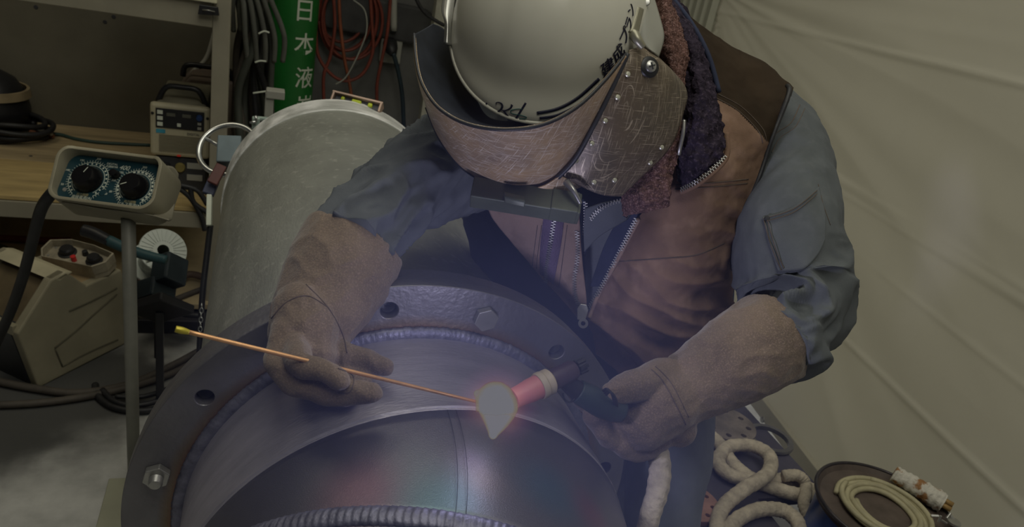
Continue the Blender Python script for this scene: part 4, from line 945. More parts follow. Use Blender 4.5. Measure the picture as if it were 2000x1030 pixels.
# ------------------------------------------------------------------ green gas cylinder
gx = ONY(568, 100, 4.03).x; gr_ = .122
gc = thing('gas_cylinder', 'tall green gas cylinder with white characters down its side', 'gas cylinder', (gx, 4.03, 0))
lathe('cylinder_body', [(0, .0), (gr_, .0), (gr_, 1.42), (gr_ * .93, 1.5), (gr_ * .6, 1.58), (.035, 1.62), (0, 1.62)], Matrix.Translation((gx, 4.03, 0)), green_p, gc, 48)
lathe('valve', [(0, 1.70), (.02, 1.69), (.02, 1.62), (0, 1.62)], Matrix.Translation((gx, 4.03, 0)), bolt_m, gc, 20)
def on_cyl(ch, v, size):
    r = ray(596, v); o = CAMPOS - V((gx, 4.03, 0)); A_ = r.x ** 2 + r.y ** 2; B_ = 2 * (o.x * r.x + o.y * r.y); C_ = o.x ** 2 + o.y ** 2 - (gr_ + .002) ** 2
    t = (-B_ - math.sqrt(max(0, B_ * B_ - 4 * A_ * C_))) / 2 / A_; p = CAMPOS + r * t; nrm = V((p.x - gx, p.y - 4.03, 0)).normalized()
    tg = V((-nrm.y, nrm.x, 0))
    if tg.x < 0: tg = -tg
    o = text('character', ch, frame(p, tg, Z3), size, white_p, gc, bold=.0005)
    bb = bmesh.new(); bb.from_mesh(o.data); bmesh.ops.triangulate(bb, faces=bb.faces); bmesh.ops.subdivide_edges(bb, edges=bb.edges, cuts=4, use_grid_fill=True); bb.to_mesh(o.data); bb.free()
    for vtx in o.data.vertices:
        w_ = vtx.co - V((gx, 4.03, 0)); rad = math.hypot(w_.x, w_.y); k = (w_.x - (p.x - gx)) * tg.x + (w_.y - (p.y - 4.03)) * tg.y
        a0 = math.atan2(nrm.y, nrm.x) + k / gr_ * (1 if tg.dot(V((-nrm.y, nrm.x, 0))) > 0 else -1)
        dep = (w_.x * nrm.x + w_.y * nrm.y) - gr_
        vtx.co.x = gx + (gr_ + dep) * math.cos(a0); vtx.co.y = 4.03 + (gr_ + dep) * math.sin(a0)
for ch, v in (('日', 24), ('本', 90), ('液', 155), ('炭', 210)): on_cyl(ch, v, .115)
# ------------------------------------------------------------------ black cables hanging beside it
random.seed(3)
for k in range(16):
    x0 = 470 + 56 * random.random(); x1 = 455 + 75 * random.random(); yy = 3.35 + .35 * random.random()
    mm = [black_rub, black_rub, brown_rub, mat('olive_cable', (.05, .055, .045), .6)][k % 4]
    o = tube('hanging_cable', [ONY(x0, -30, yy), ONY(x0 - 4, 10, yy - .03), ONY((x0 + x1) / 2 + random.uniform(-12, 12), 90, yy), ONY(x1, 170, yy + .02), ONY(x1 + random.uniform(-5, 12), 245, yy), ONY(x1 + 6, 300, yy)], .012 + .005 * random.random(), mm, None, seg=10)
    tag(o, 'thick dark cable hanging in the bundle between rack post and green cylinder', 'cable', 'cables hanging beside the green cylinder')
for k in range(5):
    yy = 3.33; x = 462 + k * 14
    tag(tube('cable_loop', [ONY(x - 6, 60, yy + .08), ONY(x - 8, 12, yy), ONY(x, -22, yy - .05), ONY(x + 13, 5, yy - .04), ONY(x + 17 + 5 * k, 70, yy), ONY(x + 22 + 3 * k, 120, yy + .05)], .011, mat('grey_cable_b', (.12, .125, .11), .55), None, seg=10), ['leftmost', 'second from left', 'middle', 'fourth from left', 'rightmost'][k] + ' of the five grey cable loops over the top of the hanging bundle', 'cable', 'grey loops over the cable bundle')
tag(tube('cable_tie', [ONY(x, y, 3.3) for x, y in ((505, 66), (516, 61), (526, 64))], .004, white_p, None, seg=6), 'pale tie around the hanging cables, upper of the three', 'cable tie')
tag(tube('cable_tie', [ONY(x, y, 3.3) for x, y in ((498, 122), (508, 119), (520, 120))], .004, white_p, None, seg=6), 'pale tie around the hanging cables, middle of the three', 'cable tie')
tag(tube('cable_tie', [ONY(x, y, 3.3) for x, y in ((494, 182), (508, 180), (522, 178))], .004, white_p, None, seg=6), 'pale tie around the hanging cables, lowest of the three', 'cable tie')
# ------------------------------------------------------------------ red hoses on the back wall
def wallpts(l, y=4.22): return [ONY(u, v, y) for u, v in l]
bm = bmesh.new()
for k in range(6):
    cx, cy, rx, ry = 676 + 4 * k - 8, 10 + 6 * k, 50 + (k * 7) % 13, 72 + (k * 11) % 17
    add_tube(bm, wallpts([(cx + rx * math.cos(t), cy + ry * math.sin(t)) for t in [k + j * PI / 9 for j in range(19)]], 4.24 - .012 * k), .0085, 8, 3)
bmesh.ops.recalc_face_normals(bm, faces=bm.faces); tag(link('air_hose', bm, red_hose), 'red hose coiled in tight loops high on the grey back wall', 'hose')
orange = mat('orange_hose', (.22, .065, .03), .5)
for l, m_, lab in (([(617, 60), (622, 110), (650, 148), (680, 158), (710, 142), (728, 100), (726, 40), (722, -20)], red_hose, 'red hose hanging in one wide loop below the coiled one'),
               ([(662, -20), (664, 40), (672, 110), (682, 160), (690, 210)], orange, 'orange hose dropping straight down through the middle of the red coil'),
               ([(650, -20), (654, 50), (645, 110), (632, 150), (634, 220)], red_hose, 'dark red hose strand hanging left of the orange one'),
               ([(764, -20), (757, 60), (745, 120), (736, 170), (738, 220)], red_hose, 'red hose strand hanging right of the coil, nearest the black plug')):
    tag(tube('air_hose', wallpts(l, 4.12), .009, m_, None, seg=8), lab, 'hose')
tag(tube('grey_wire', wallpts([(690, 0), (712, 20), (716, 60), (700, 105), (676, 150), (655, 165)], 4.08), .004, grey_paint, None, seg=6), 'thin grey wire curving across the red hoses', 'wire')
pl = prism('tool_pouch', rrect(.62, .20, .07), frame(ONY(736, 34, 4.28), (1, 0, -.04), Z3), 0, .05, mat('dark_pouch', (.05, .05, .05), .8), bevel=.015); tag(pl, 'dark rounded cover fixed high on the back wall behind the hoses', 'cover')
tag(slab('pale_post', (ONY(852, 10, 3.9).x, 3.9, 0), (ONY(885, 10, 3.9).x, 3.97, 3.2), mat('pale_post', (.36, .35, .29), .6)), 'pale upright post left of the hard hat', 'post')
tag(tube('wall_pipe', wallpts([(769, -30), (769, 60)], 4.2), .018, grey_paint, None, seg=12), 'short grey conduit above the black plug', 'conduit')
po = thing('wall_socket', 'grey outlet box with a black plug on the back wall', 'socket', ONY(763, 90, 4.25))
box('socket_box', frame(ONY(763, 92, 4.27), X3, Z3), (.12, .17, .06), grey_paint, po, .01)
box('socket_label', frame(ONY(764, 76, 4.235), X3, Z3), (.04, .03, .004), white_p, po, 0)
tube('plug', [ONY(762, 86, 4.22), ONY(764, 95, 4.15), ONY(768, 106, 4.12)], [.04, .036, .02], black_rub, po, seg=16)
tube('plug_cord', [ONY(768, 104, 4.12), ONY(778, 140, 4.14), ONY(786, 190, 4.15), ONY(789, 260, 4.15)], .012, mat('plug_cord', (.02, .035, .045), .5), po, seg=8)
tag(tube('power_cable', wallpts([(808, -15), (820, 12), (838, 32), (868, 50)], 3.7), .009, black_rub, None, seg=8), 'black cord slanting across behind the face shield', 'cord')
# ------------------------------------------------------------------ bracket, wheel and clamps beside the pipe's far end
br = thing('square_bracket', 'grey square steel bracket sticking up behind the far end of the pipe', 'bracket', P(535, 230, 2.35))
bu = P(527, 180, 2.35); slab('upright', (bu.x - .013, bu.y - .025, 0), (bu.x + .013, bu.y + .025, bu.z), grey_paint, br); box('arm', frame(P(538, 183, 2.35), X3, Z3), (.056, .026, .05), grey_paint, br, .003)
chrome = mat('chrome', (.6, .62, .62), .22, .9, .1, 20)
hw = thing('handwheel', 'chrome handwheel with blue-grey guard left of the pipe', 'handwheel', P(445, 292, 2.1))
Mw = frame(P(447, 292, 2.12), D(1, .06, -.1), D(.1, .9, -.4))
bm = bmesh.new(); add_rings(bm, [[Mw @ V(((.083 + .008 * math.cos(s)) * math.cos(t), (.083 + .008 * math.cos(s)) * math.sin(t), .008 * math.sin(s))) for s in [2 * PI * j / 12 for j in range(12)]] for t in [2 * PI * i / 60 for i in range(60)]], closed=True)
bmesh.ops.recalc_face_normals(bm, faces=bm.faces); link('rim', bm, chrome, hw)
for k in range(3):
    a = 2 * PI * k / 3 + 2.6; tube('spoke', [Mw @ V((0, 0, -.01)), Mw @ V((.082 * math.cos(a), .082 * math.sin(a), 0))], .006, chrome, hw, seg=8, n=1)
lathe('hub', [(0, .02), (.02, .018), (.024, -.03), (0, -.03)], Mw, dark_metal, hw, 24)
bg = mat('blue_grey_metal', (.13, .17, .19), .5, .2); tag(box('guard_block', frame(P(449, 296, 2.05), D(1, 0, -.2), D(0, .95, -.3)), (.062, .08, .04), bg, None, .003), 'blue-grey metal block in front of the chrome wheel', 'block')
tag(box('red_plate', frame(P(424, 341, 2.02), D(.85, -.4, -.2), D(.4, .85, -.3)), (.028, .058, .015), mat('dark_red', (.11, .03, .025), .5), None, .002), 'small dark red plate below the blue-grey block', 'plate')
tag(box('dark_plate', frame(P(412, 366, 2.04), D(.85, -.3, -.2), D(.3, .85, -.3)), (.03, .045, .02), mat('dark_blue', (.03, .04, .09), .5), None, .002), 'small dark blue plate below the red one', 'plate')
cl = thing('screw_clamp', 'small pale green screw clamp at the far rim of the pipe', 'clamp', P(502, 240, 2.12)); cg = mat('pale_green_clamp', (.42, .52, .47), .4, .3)
box('clamp_body', frame(P(500, 240, 2.12), X3, Z3), (.022, .034, .02), cg, cl, .003); box('clamp_arm', frame(P(513, 232, 2.12), X3, Z3), (.03, .01, .014), cg, cl, .002)
tube('clamp_screw', [P(488, 240, 2.1), P(500, 238, 2.1)], .004, chrome, cl, seg=8, n=1); tube('clamp_screw', [P(500, 226, 2.1), P(500, 236, 2.1)], .004, chrome, cl, seg=8, n=1)
tag(box('pale_bracket', frame(P(409, 412, 2.0), D(1, 0, -.3), D(.12, 1, -.2)), (.013, .085, .03), white_p, None, .002), 'white bracket strip at the left side of the pipe', 'bracket')
tag(tube('black_strap', [P(411, 440, 2.0), P(404, 500, 2.0), P(396, 570, 1.99), P(392, 640, 1.98), P(388, 720, 1.97)], .008, black_rub, None, seg=8), 'black strap hanging close along the left side of the pipe', 'strap')
for k in range(6):
    c = P(394 - k * .6, 598 + k * 9, 1.95); bm = bmesh.new(); M_ = frame(c, D(1, 0, 0) if k % 2 else D(.3, 0, 1), D(0, 1, 0))
    add_rings(bm, [[M_ @ V(((.0045 + .0015 * math.cos(s)) * math.cos(t), (.0075 + .0015 * math.cos(s)) * math.sin(t), .0015 * math.sin(s))) for s in [2 * PI * j / 6 for j in range(6)]] for t in [2 * PI * i / 16 for i in range(16)]], closed=True)
    bmesh.ops.recalc_face_normals(bm, faces=bm.faces); l_ = link('chain_link', bm, chrome)
    tag(l_, ['topmost', 'second', 'third', 'fourth', 'fifth', 'lowest'][k] + ' bright link, from the top, of the short chain by the black strap', 'chain link', 'chain links by the strap')
# spirit level
lv = thing('spirit_level', 'small spirit level with yellow-green vials resting on the pipe end', 'spirit level', P(697, 208, 1.98))
Ml = frame(P(697, 203, 1.97), P(745, 219, 1.97) - P(650, 196, 1.97), D(.2, .9, -.35)); wl = (P(746, 219, 1.97) - P(648, 196, 1.97)).length; pink = mat('pink_metal', (.42, .30, .24), .4, .3)
box('top_rail', Ml, (wl, .006, .03), pink, lv, .001, o=(0, .013, 0)); box('bottom_rail', Ml, (wl * .9, .005, .03), dark_metal, lv, .001, o=(0, -.012, 0))
box('web', Ml, (wl * .86, .022, .008), dark_metal, lv, .001)
for s in (-1, 1): box('end_cap', Ml, (.006, .03, .03), pink, lv, .002, o=(s * wl * .47, 0, 0))
for x, s in ((-.27, .010), (.0, .026), (.27, .012)): box('vial', Ml, (s, .011, .014), mat('vial_green', (.42, .50, .03), .2), lv, .003, o=(x * wl, 0, .006))
# ------------------------------------------------------------------ wire feeder on the floor
A = F(75, 759); B = F(248, 672); dr = (B - A); dr.z = 0; LB = dr.length; dr.normalize(); wdn = Z3.cross(dr).normalized()     # to the left
pn_ = dr.cross(Z3)
def loc2(u, v):
    p = ONP(u, v, A, pn_) - A; return (p.dot(dr), p.z)
prf = [loc2(*q) for q in ((75, 759), (34, 653), (100, 548), (129, 531), (169, 558), (237, 527), (249, 560), (252, 668))]
Mf = Matrix((dr, Z3, pn_)).transposed().to_4x4(); Mf.translation = A
wf = thing('wire_feeder', 'cream plastic wire feeder case with sloping front on the floor', 'wire feeder', A)
WF = .26
sgn = -1 if (Mf.to_3x3() @ V((0, 0, 1))).dot(wdn) < 0 else 1
prism('side_shell', prf, Mf, 0, sgn * .035, beige2, wf, bevel=.006)
inner = [loc2(*q) for q in ((85, 748), (52, 655), (112, 560), (131, 545), (170, 568), (235, 540), (243, 565), (245, 665))]
prism('case_core', inner, Mf, sgn * .03, sgn * WF, mat('feeder_inside', (.12, .09, .05), .7), wf, bevel=.004)
prism('side_shell', prf, Mf, sgn * (WF - .0), sgn * (WF + .03), beige2, wf, bevel=.006)
a_r, b_r = loc2(100, 548), loc2(129, 531); a_r2 = (a_r[0] - .0, a_r[1] + .0)
prism('lid_ridge', [a_r, b_r, (b_r[0] + .03, b_r[1] - .012), (a_r[0] + .03, a_r[1] - .02)], Mf, 0, sgn * (WF + .02), beige, wf, bevel=.006)
p1, p2, p3 = loc2(169, 558), loc2(237, 527), loc2(129, 531)
prism('top_panel', [p3, p1, p2, (p2[0], p2[1] - .02), (p1[0], p1[1] - .02), (p3[0], p3[1] - .02)], Mf, sgn * .03, sgn * WF, mat('worn_top', (.30, .22, .12), .7, 0, .3, 9), wf)
f1, f2 = loc2(34, 653), loc2(75, 759)
prism('front_lip', [(f1[0], f1[1] - .015), (f1[0] + .02, f1[1] - .015), (f1[0] + .02, f1[1] + .02), (f1[0], f1[1] + .02)], Mf, sgn * .02, sgn * WF, beige2, wf)
prism('front_base', [f1, f2, (f2[0] + .1, f2[1]), (f1[0] + .1, f1[1])], Mf, sgn * .035, sgn * WF, dark_metal, wf)
for l in ([(135, 608), (180, 588), (228, 563)], [(107, 680), (150, 645), (190, 608), (228, 575)], [(108, 682), (122, 716)], [(122, 716), (170, 690), (230, 664)]):
    tube('moulded_groove', [ONP(u, v, A + pn_ * -sgn * .001, pn_) for u, v in l], .003, mat('groove', (.10, .09, .06), .7), wf, seg=6, n=4)
fm = prism('knob_bracket', rrect(.05, .02, .005), frame(ONP(58, 553, A + wdn * .16, pn_), wdn, Z3), 0, .02, bolt_m, wf)
# small remote on top of the feeder
rc = thing('remote_box', 'worn metal remote box with two black knobs and a red button on the feeder', 'remote control', ONP(152, 498, A + wdn * .12, pn_))
tops = [loc2(169, 558), loc2(237, 527)]
hz = A.z + (p1[1] + p2[1]) / 2
pc = F(150, 500, hz + .05); Mr = frame(pc, -wdn * 1.0 + dr * .25, dr + wdn * .25); Mr = frame(pc, D(.97, -.2, .05), D(.25, .62, -.75))
cut = [(-.115, -.02), (-.09, -.055), (.095, -.055), (.125, -.02), (.125, .03), (.04, .05), (-.05, .055), (-.115, .03)]
wm = mat('worn_alu', (.36, .32, .24), .45, .3, .3, 14)
prism('case', cut, Mr, -.045, -.008, wm, rc, bevel=.004)
bm = bmesh.new(); n_ = len(cut)
add_rings(bm, [[Mr @ V((x * k, y * k, z)) for k, z in ((1.02, -.02), (1.02, .022), (.96, .022), (.96, -.02))] for x, y in cut], closed=True)
bmesh.ops.recalc_face_normals(bm, faces=bm.faces); link('guard_frame', bm, wm, rc, smooth=False, bevel=.002)
for x, y, r in ((-.045, .012, .024), (.065, .0, .022)): lathe('knob', [(0, .024), (r * .8, .024), (r, .018), (r, .004), (r * 1.3, .002), (r * 1.3, -.006)], Mr @ Matrix.Translation((x, y, -.006)), black_pl, rc, 24)
lathe('toggle', [(0, .016), (.009, .014), (.011, -.004)], Mr @ Matrix.Translation((.018, .022, -.004)), black_pl, rc, 16)
lathe('red_button', [(0, .02), (.009, .019), (.009, -.004)], Mr @ Matrix.Translation((0, -.018, -.006)), mat('red_button', (.45, .02, .02), .4), rc, 16)
for x, y in ((-.098, -.02), (.108, -.02), (-.098, .025)): lathe('screw', [(0, .002), (.005, .0015), (.005, -.006)], Mr @ Matrix.Translation((x, y, -.007)), bolt_m, rc, 10)
# torch lying across the feeder
tg_ = thing('mig_torch', 'black and teal torch handle lying above the feeder', 'torch', P(230, 470, 2.35))
zz = 2.36
tube('grip', [P(163, 450, zz), P(185, 457, zz), P(215, 472, zz)], [.020, .021, .018], black_pl, tg_, seg=16, rfun=lambda s, t: 1 + .05 * math.sin(s * 160))
tube('handle', [P(212, 470, zz), P(250, 487, zz), P(290, 500, zz), P(325, 508, zz)], [.018, .017, .016, .014], mat('teal_handle', (.025, .065, .075), .5), tg_, seg=16)
# wire spool and motor behind the pole
sp = thing('plastic_spool', 'translucent white ribbed wire spool standing behind the grey pole', 'spool', F(300, 560, .3))
Ms = frame(P(316, 492, 2.62), D(.86, -.3, -.4), D(.1, .95, -.3)); sm = mat('spool_plastic', (.50, .54, .50), .5, 0, .05, 4)
Ms = frame(P(318, 490, 2.62), D(.78, 0, -.62), D(-.1, .95, -.25))
bm = bmesh.new(); add_lathe(bm, [(.02, .0), (.078, .0), (.080, .004), (.078, .008), (.02, .008), (.02, 0)], Ms, 60)
for k in range(28):
    M_ = Ms @ Matrix.Rotation(2 * PI * k / 28, 4, 'Z') @ Matrix.Translation((.055, 0, .009)); add_box(bm, M_, .042, .003, .003)
bmesh.ops.recalc_face_normals(bm, faces=bm.faces); link('flange_disc', bm, sm, sp, smooth=False)
lathe('flange_disc', [(.02, -.16), (.078, -.16), (.08, -.156), (.078, -.152), (.02, -.152)], Ms, sm, sp, 60)
lathe('drum', [(.05, -.155), (.05, 0)], Ms, mat('spool_label', (.42, .46, .42), .6, 0, .25, 60), sp, 48)
mo = thing('feeder_motor', 'dark feeder motor block with a light switch beside the white spool', 'motor', F(330, 600, .2))
Mm = frame(P(331, 530, 2.5), D(.92, .25, .35), D(-.1, .9, -.45)); dk = mat('dark_teal_case', (.018, .028, .035), .45)
box('motor_case', Mm, (.075, .10, .09), dk, mo, .008); box('gear_box', Mm, (.08, .07, .10), dk, mo, .008, o=(-.05, -.065, 0)); box('switch', Mm, (.024, .014, .01), white_p, mo, .002, o=(-.045, .035, .048))
box('base', Mm, (.16, .03, .14), black_pl, mo, .005, o=(-.02, -.13, 0))
q = Mm @ V((-.02, -.14, 0)); slab('support', (q.x - .012, q.y - .012, 0.001), (q.x + .012, q.y + .012, q.z), black_pl, mo)
q = Ms @ V((0, 0, -.08)); slab('axle_stand', (q.x - .012, q.y - .012, .001), (q.x + .012, q.y + .012, q.z), black_pl, sp)
# ------------------------------------------------------------------ cables on the floor
def fcable(name, l, r, m, lab, h=0): return tag(tube(name, [F(u, v, r + h + 0.002) for u, v in l], r, m, None, seg=10), lab, 'cable')
fcable('floor_cable', [(-20, 742), (60, 758), (150, 768), (250, 752), (330, 718), (400, 680)], .014, brown_rub, 'dusty brown cable running along the floor under the feeder, nearest the case')
fcable('floor_cable', [(-20, 792), (70, 788), (170, 775), (270, 752), (340, 728), (410, 690)], .013, brown_rub, 'second dusty brown cable on the floor, just in front of the first')
fcable('floor_cable', [(186, 752), (192, 775), (225, 797), (280, 803), (330, 790), (400, 745)], .012, black_rub, 'black cable looping on the floor behind the pole, outermost loop')
fcable('floor_cable', [(200, 762), (225, 785), (270, 792), (330, 775), (410, 730)], .010, black_rub, 'black cable looping on the floor behind the pole, inner loop', .012)
fcable('floor_cable', [(225, 775), (280, 775), (340, 755), (410, 720)], .009, black_rub, 'short black cable curving towards the pipe on the floor', .01)
fcable('floor_cable', [(262, 545), (300, 590), (350, 612), (400, 618)], .012, black_rub, 'black cable from the feeder motor sagging to the pipe', .12)
fcable('floor_cable', [(270, 548), (330, 552), (370, 536), (405, 545)], .015, mat('brown_hose', (.11, .075, .055), .6), 'brown hose crossing behind the feeder motor', .12)
fcable('floor_cable', [(270, 620), (330, 590), (380, 570), (410, 560)], .011, brown_rub, 'brown cable slanting up behind the pole on the low board', .10)
fcable('floor_cable', [(-20, 464), (30, 467), (90, 470), (140, 470)], .016, mat('red_dark_cable', (.14, .03, .02), .6), 'dull red cable behind the feeder on the low board', .10)
fcable('floor_cable', [(-20, 475), (20, 490), (60, 520), (80, 560)], .012, mat('dull_green_cable', (.06, .08, .02), .6), 'dull green cable behind the black controller lead', .10)
for k, l in enumerate(([(345, 365), (370, 385), (392, 420), (400, 450)], [(352, 362), (385, 372), (405, 400)], [(372, 366), (378, 395), (405, 415)])):
    tag(tube('deck_cable', [ONY(u, v, YF - .05) for u, v in l], .010, black_rub, None, seg=8), ['longest black cable hanging off the deck below the power source', 'black cable leaving the deck furthest to the right, by the pipe', 'shortest, steepest black cable hanging off the deck below the power source'][k], 'cable', 'black cables hanging off the deck')
slabm = slab('steel_channel', (F(255, 640).x, F(330, 640).y - .05, 0), (F(255, 640).x + .55, F(330, 640).y + .18, .06), mat('dark_channel', (.035, .036, .045), .5, .3), bevel=.004)
tag(slabm, 'dark steel channel lying on the floor behind the pole', 'steel channel')
# ------------------------------------------------------------------ controller on its pole
Bp = F(263, 985); pz = ONY(250, 425, Bp.y)
st = thing('controller_stand', 'grey pole stand with a pale base plate and a folded steel tray on top', 'stand', (Bp.x, Bp.y, 0))
pole_m = mat('pole_grey', (.22, .22, .19), .5, .1, .12, 10)
tube('pole', [V((Bp.x, Bp.y, .006)), V((Bp.x, Bp.y, .5)), V((Bp.x, Bp.y, pz.z))], .0165, pole_m, st, seg=24, n=1)
slab('base_plate', (F(200, 985).x, Bp.y - .15, 0), (Bp.x + .16, F(215, 938).y, .007), mat('base_plate', (.33, .33, .25), .55, 0, .1, 5), st)
zc = (pz - CAMPOS).dot(conv((0, 0, 1)))
Mc = frame(P(218, 356, zc - .03), D(1, -.13, .06), D(.10, .93, -.36))
tray_m = mat('tray_metal', (.20, .185, .14), .5, .2, .15, 8)
k_ = zc / FPX
patch('tray', [[(120, 396, zc - .06), (200, 410, zc - .06), (285, 420, zc - .06), (330, 432, zc - .06)], [(140, 404, zc + .02), (215, 412, zc + .02), (290, 421, zc + .02), (336, 425, zc + .02)]], tray_m, st, thick=.003)
patch('tray_side', [[(318, 323, zc + .01), (338, 326, zc + .03), (349, 340, zc + .04)], [(318, 365, zc + .01), (334, 365, zc + .03), (346, 368, zc + .04)], [(306, 410, zc - .02), (326, 415, zc - .01), (338, 420, zc - .0)], [(300, 420, zc - .05), (328, 430, zc - .05), (334, 428, zc - .03)]], tray_m, st, thick=.003)
ctl = thing('remote_controller', 'current controller with a dark teal panel and two large black dials on the pole', 'controller', P(224, 358, zc))
W_, H_ = 196 * k_, 98 * k_
cs = mat('controller_case', (.27, .25, .18), .45, .1, .1, 10)
out = rrect(W_ + .016, H_ + .016, .034, 6); inn = rrect(W_, H_, .028, 6)
bm = bmesh.new(); n_ = len(out)
def hood(x, y): return .022 if y > 0 else .006
add_rings(bm, [[Mc @ V((a[0], a[1], -.07)), Mc @ V((a[0], a[1], .02 + .018 * max(0, min(1, (abs(a[0]) / W_ * 2 - .62) * 3)) * (1 if a[1] > 0 else .2))), Mc @ V((b_2[0], b_2[1], .02 + .018 * max(0, min(1, (abs(a[0]) / W_ * 2 - .62) * 3)) * (1 if a[1] > 0 else .2))), Mc @ V((b_2[0], b_2[1], -.07))] for a, b_2 in zip(out, inn)], closed=True)
bmesh.ops.recalc_face_normals(bm, faces=bm.faces); link('case', bm, cs, ctl, bevel=.001)
pnl = prism('panel', inn, Mc, -.06, 0, teal, ctl, bevel=0)
pnl['label'] = 'dark teal printed panel'
def ring_mark(cx, cy, r, w_, a0, a1, m=white_p, n=40, z=.0006):
    bm = bmesh.new(); vs = []
    for i in range(n + 1):
        t = a0 + (a1 - a0) * i / n; vs.append([bm.verts.new(Mc @ V((cx + q * math.cos(t), cy + q * math.sin(t), z))) for q in (r - w_, r)])
    for a, b_3 in zip(vs, vs[1:]): bm.faces.new((a[0], a[1], b_3[1], b_3[0]))
    return link('scale_ring', bm, m, pnl, smooth=False, thick=.0003)
for cx, cy, sc_k in ((-W_ * .235, -.002, 1), (W_ * .25, -.006, .95)):
    R = .034 * sc_k
    ring_mark(cx, cy, R * 1.42, .0012, -1.0, PI + 1.0); ring_mark(cx, cy, R * 1.16, .001, -.95, PI + .95)
    bm = bmesh.new()
    for k in range(41):
        t = -1.0 + (PI + 2.0) * k / 40; add_box(bm, Mc @ Matrix.Translation((cx, cy, .0006)) @ Matrix.Rotation(t, 4, 'Z'), .005 if k % 5 else .008, .0008, .0004, o=(R * 1.5, 0, 0))
    for k in range(20):
        t = -.8 + (PI + 1.6) * k / 19; add_box(bm, Mc @ Matrix.Translation((cx, cy, .0006)) @ Matrix.Rotation(t, 4, 'Z'), .004, .0035 if sc_k == 1 else .006, .0004, o=(R * 1.28, 0, 0))
    link('scale_ticks', bm, white_p, pnl, smooth=False)
    kb = lathe('dial_knob', [(0, .030), (R * .70, .030), (R * .78, .027), (R * .95, .010), (R * 1.03, .004), (R * 1.03, 0)], Mc @ Matrix.Translation((cx, cy, 0)), mat('gloss_black', (.006, .006, .007), .25, 0, .1, 5, spec=.3), ctl, 40)
    t = 1.15 if sc_k == 1 else 3.6
    box('pointer', Mc @ Matrix.Translation((cx, cy, .0303)) @ Matrix.Rotation(t, 4, 'Z'), (R * .45, .0015, .0008), white_p, kb, 0, o=(R * .42, 0, 0))
    for k, s in enumerate(('50', '100', '150', '200', '250', '300', '350') if sc_k == 1 else ('50', '100', '200', '300', '400')):
        nn_ = 7 if sc_k == 1 else 5; t = PI + .35 - (PI + .9) * k / (nn_ - 1)
        text('scale_number', s, Mc @ Matrix.Translation((cx + R * 1.82 * math.cos(t), cy + R * 1.72 * math.sin(t), .0006)), .0075, white_p, pnl, .0002)
lathe('small_knob', [(0, .018), (.009, .017), (.0115, .006), (.012, 0)], Mc @ Matrix.Translation((.004, .019, 0)), mat('gloss_black', (0, 0, 0)), ctl, 24)
text('lettering', '400', Mc @ Matrix.Translation((.018, .041, .0006)), .017, white_p, pnl, .0002, shear=.3)
text('lettering', 'DIGITAL', Mc @ Matrix.Translation((-.014, .047, .0006)), .0075, white_p, pnl, .0002); text('lettering', 'INVERTER', Mc @ Matrix.Translation((-.012, .040, .0006)), .0065, white_p, pnl, .0002)
for x, s1, s2 in ((-W_ * .235, '溶接電流(A)', '(ベース電流)'), (W_ * .25, 'パルス電流(A)', '')):
    text('lettering', s1, Mc @ Matrix.Translation((x, -.050 if s2 else -.053, .0006)), .0095, white_p, pnl, .0002)
    if s2: text('lettering', s2, Mc @ Matrix.Translation((x, -.0585, .0006)), .0085, white_p, pnl, .0002)
    text('lettering', '出力調整', Mc @ Matrix.Translation((x, -.042 if s2 else -.045, .0006)), .0075, mat('gold_print', (.4, .36, .2), .5), pnl, .0002)
for x, y in ((-W_ * .43, -H_ * .28), (W_ * .44, H_ * .36)): lathe('screw', [(0, .0025), (.004, .002), (.0055, 0)], Mc @ Matrix.Translation((x, y, 0)), bolt_m, ctl, 16)
lathe('blind_plug', [(0, .0012), (.008, .001), (.009, 0)], Mc @ Matrix.Translation((-.012, -.03, 0)), teal, pnl, 20)
tag(tube('controller_lead', [P(112, 368, zc), P(96, 384, zc), P(80, 410, zc + .04), P(66, 460, zc + .1), P(48, 530, zc + .2), P(22, 605, zc + .3), P(-12, 680, zc + .4)], .014, black_rub, None, seg=14), 'thick black lead dropping from the controller to the floor', 'cable')
# ------------------------------------------------------------------ dark table with rope, discs and the blue spool
TT = .60
tb = thing('work_table', 'dark steel work table against the plastic sheet', 'table', (1.1, 1.2, 0))
wx = lambda y: 1.372
poly = [(.86, .55), (1.17, .55), (1.17, 1.11), (1.372, 1.11), (wx(1.62), 1.62), (.86, 1.62)]
prism('table_top', poly, Matrix(), TT - .03, TT, table_m, tb)
for x, y in ((.90, .6), (1.14, .6), (.90, 1.56), (wx(1.56) - .08, 1.56)): slab('leg', (x - .02, y - .02, 0), (x + .02, y + .02, TT - .03), dark_metal, tb)
def rope(l, lab, r=.017):
    ps = [F(u, v, TT + r + h) for u, v, h in l]
    o = tube('cloth_hose', ps, r, rope_m, None, seg=24, n=24, rfun=lambda s, t: 1 + .09 * (((s * len(l) * 3.2 + t / 2 / PI) % 1) - .5) + .07 * noise.noise(V((s * 40, t, 1))))
    return tag(o, lab, 'hose')
rope([(1598, 966, 0), (1580, 955, .0), (1545, 938, .0), (1480, 940, .0), (1425, 928, .005), (1403, 900, .01), (1425, 873, .015), (1470, 872, .02), (1503, 892, .03), (1500, 925, .04), (1455, 955, .035), (1418, 985, .01), (1402, 1015, .0), (1400, 1060, 0)], 'cream cloth-wrapped hose making the round loop on the dark table')
rope([(1370, 838, .0), (1405, 868, .0), (1430, 905, .0), (1470, 937, .0), (1530, 960, -.003), (1592, 972, 0)], 'cream cloth-wrapped hose passing under the round loop')
rope([(1412, 1070, .0), (1430, 1025, .0), (1475, 998, .0), (1525, 997, .0), (1556, 1018, .0), (1572, 1060, 0)], 'cream cloth-wrapped hose arching along the bottom edge of the photo')
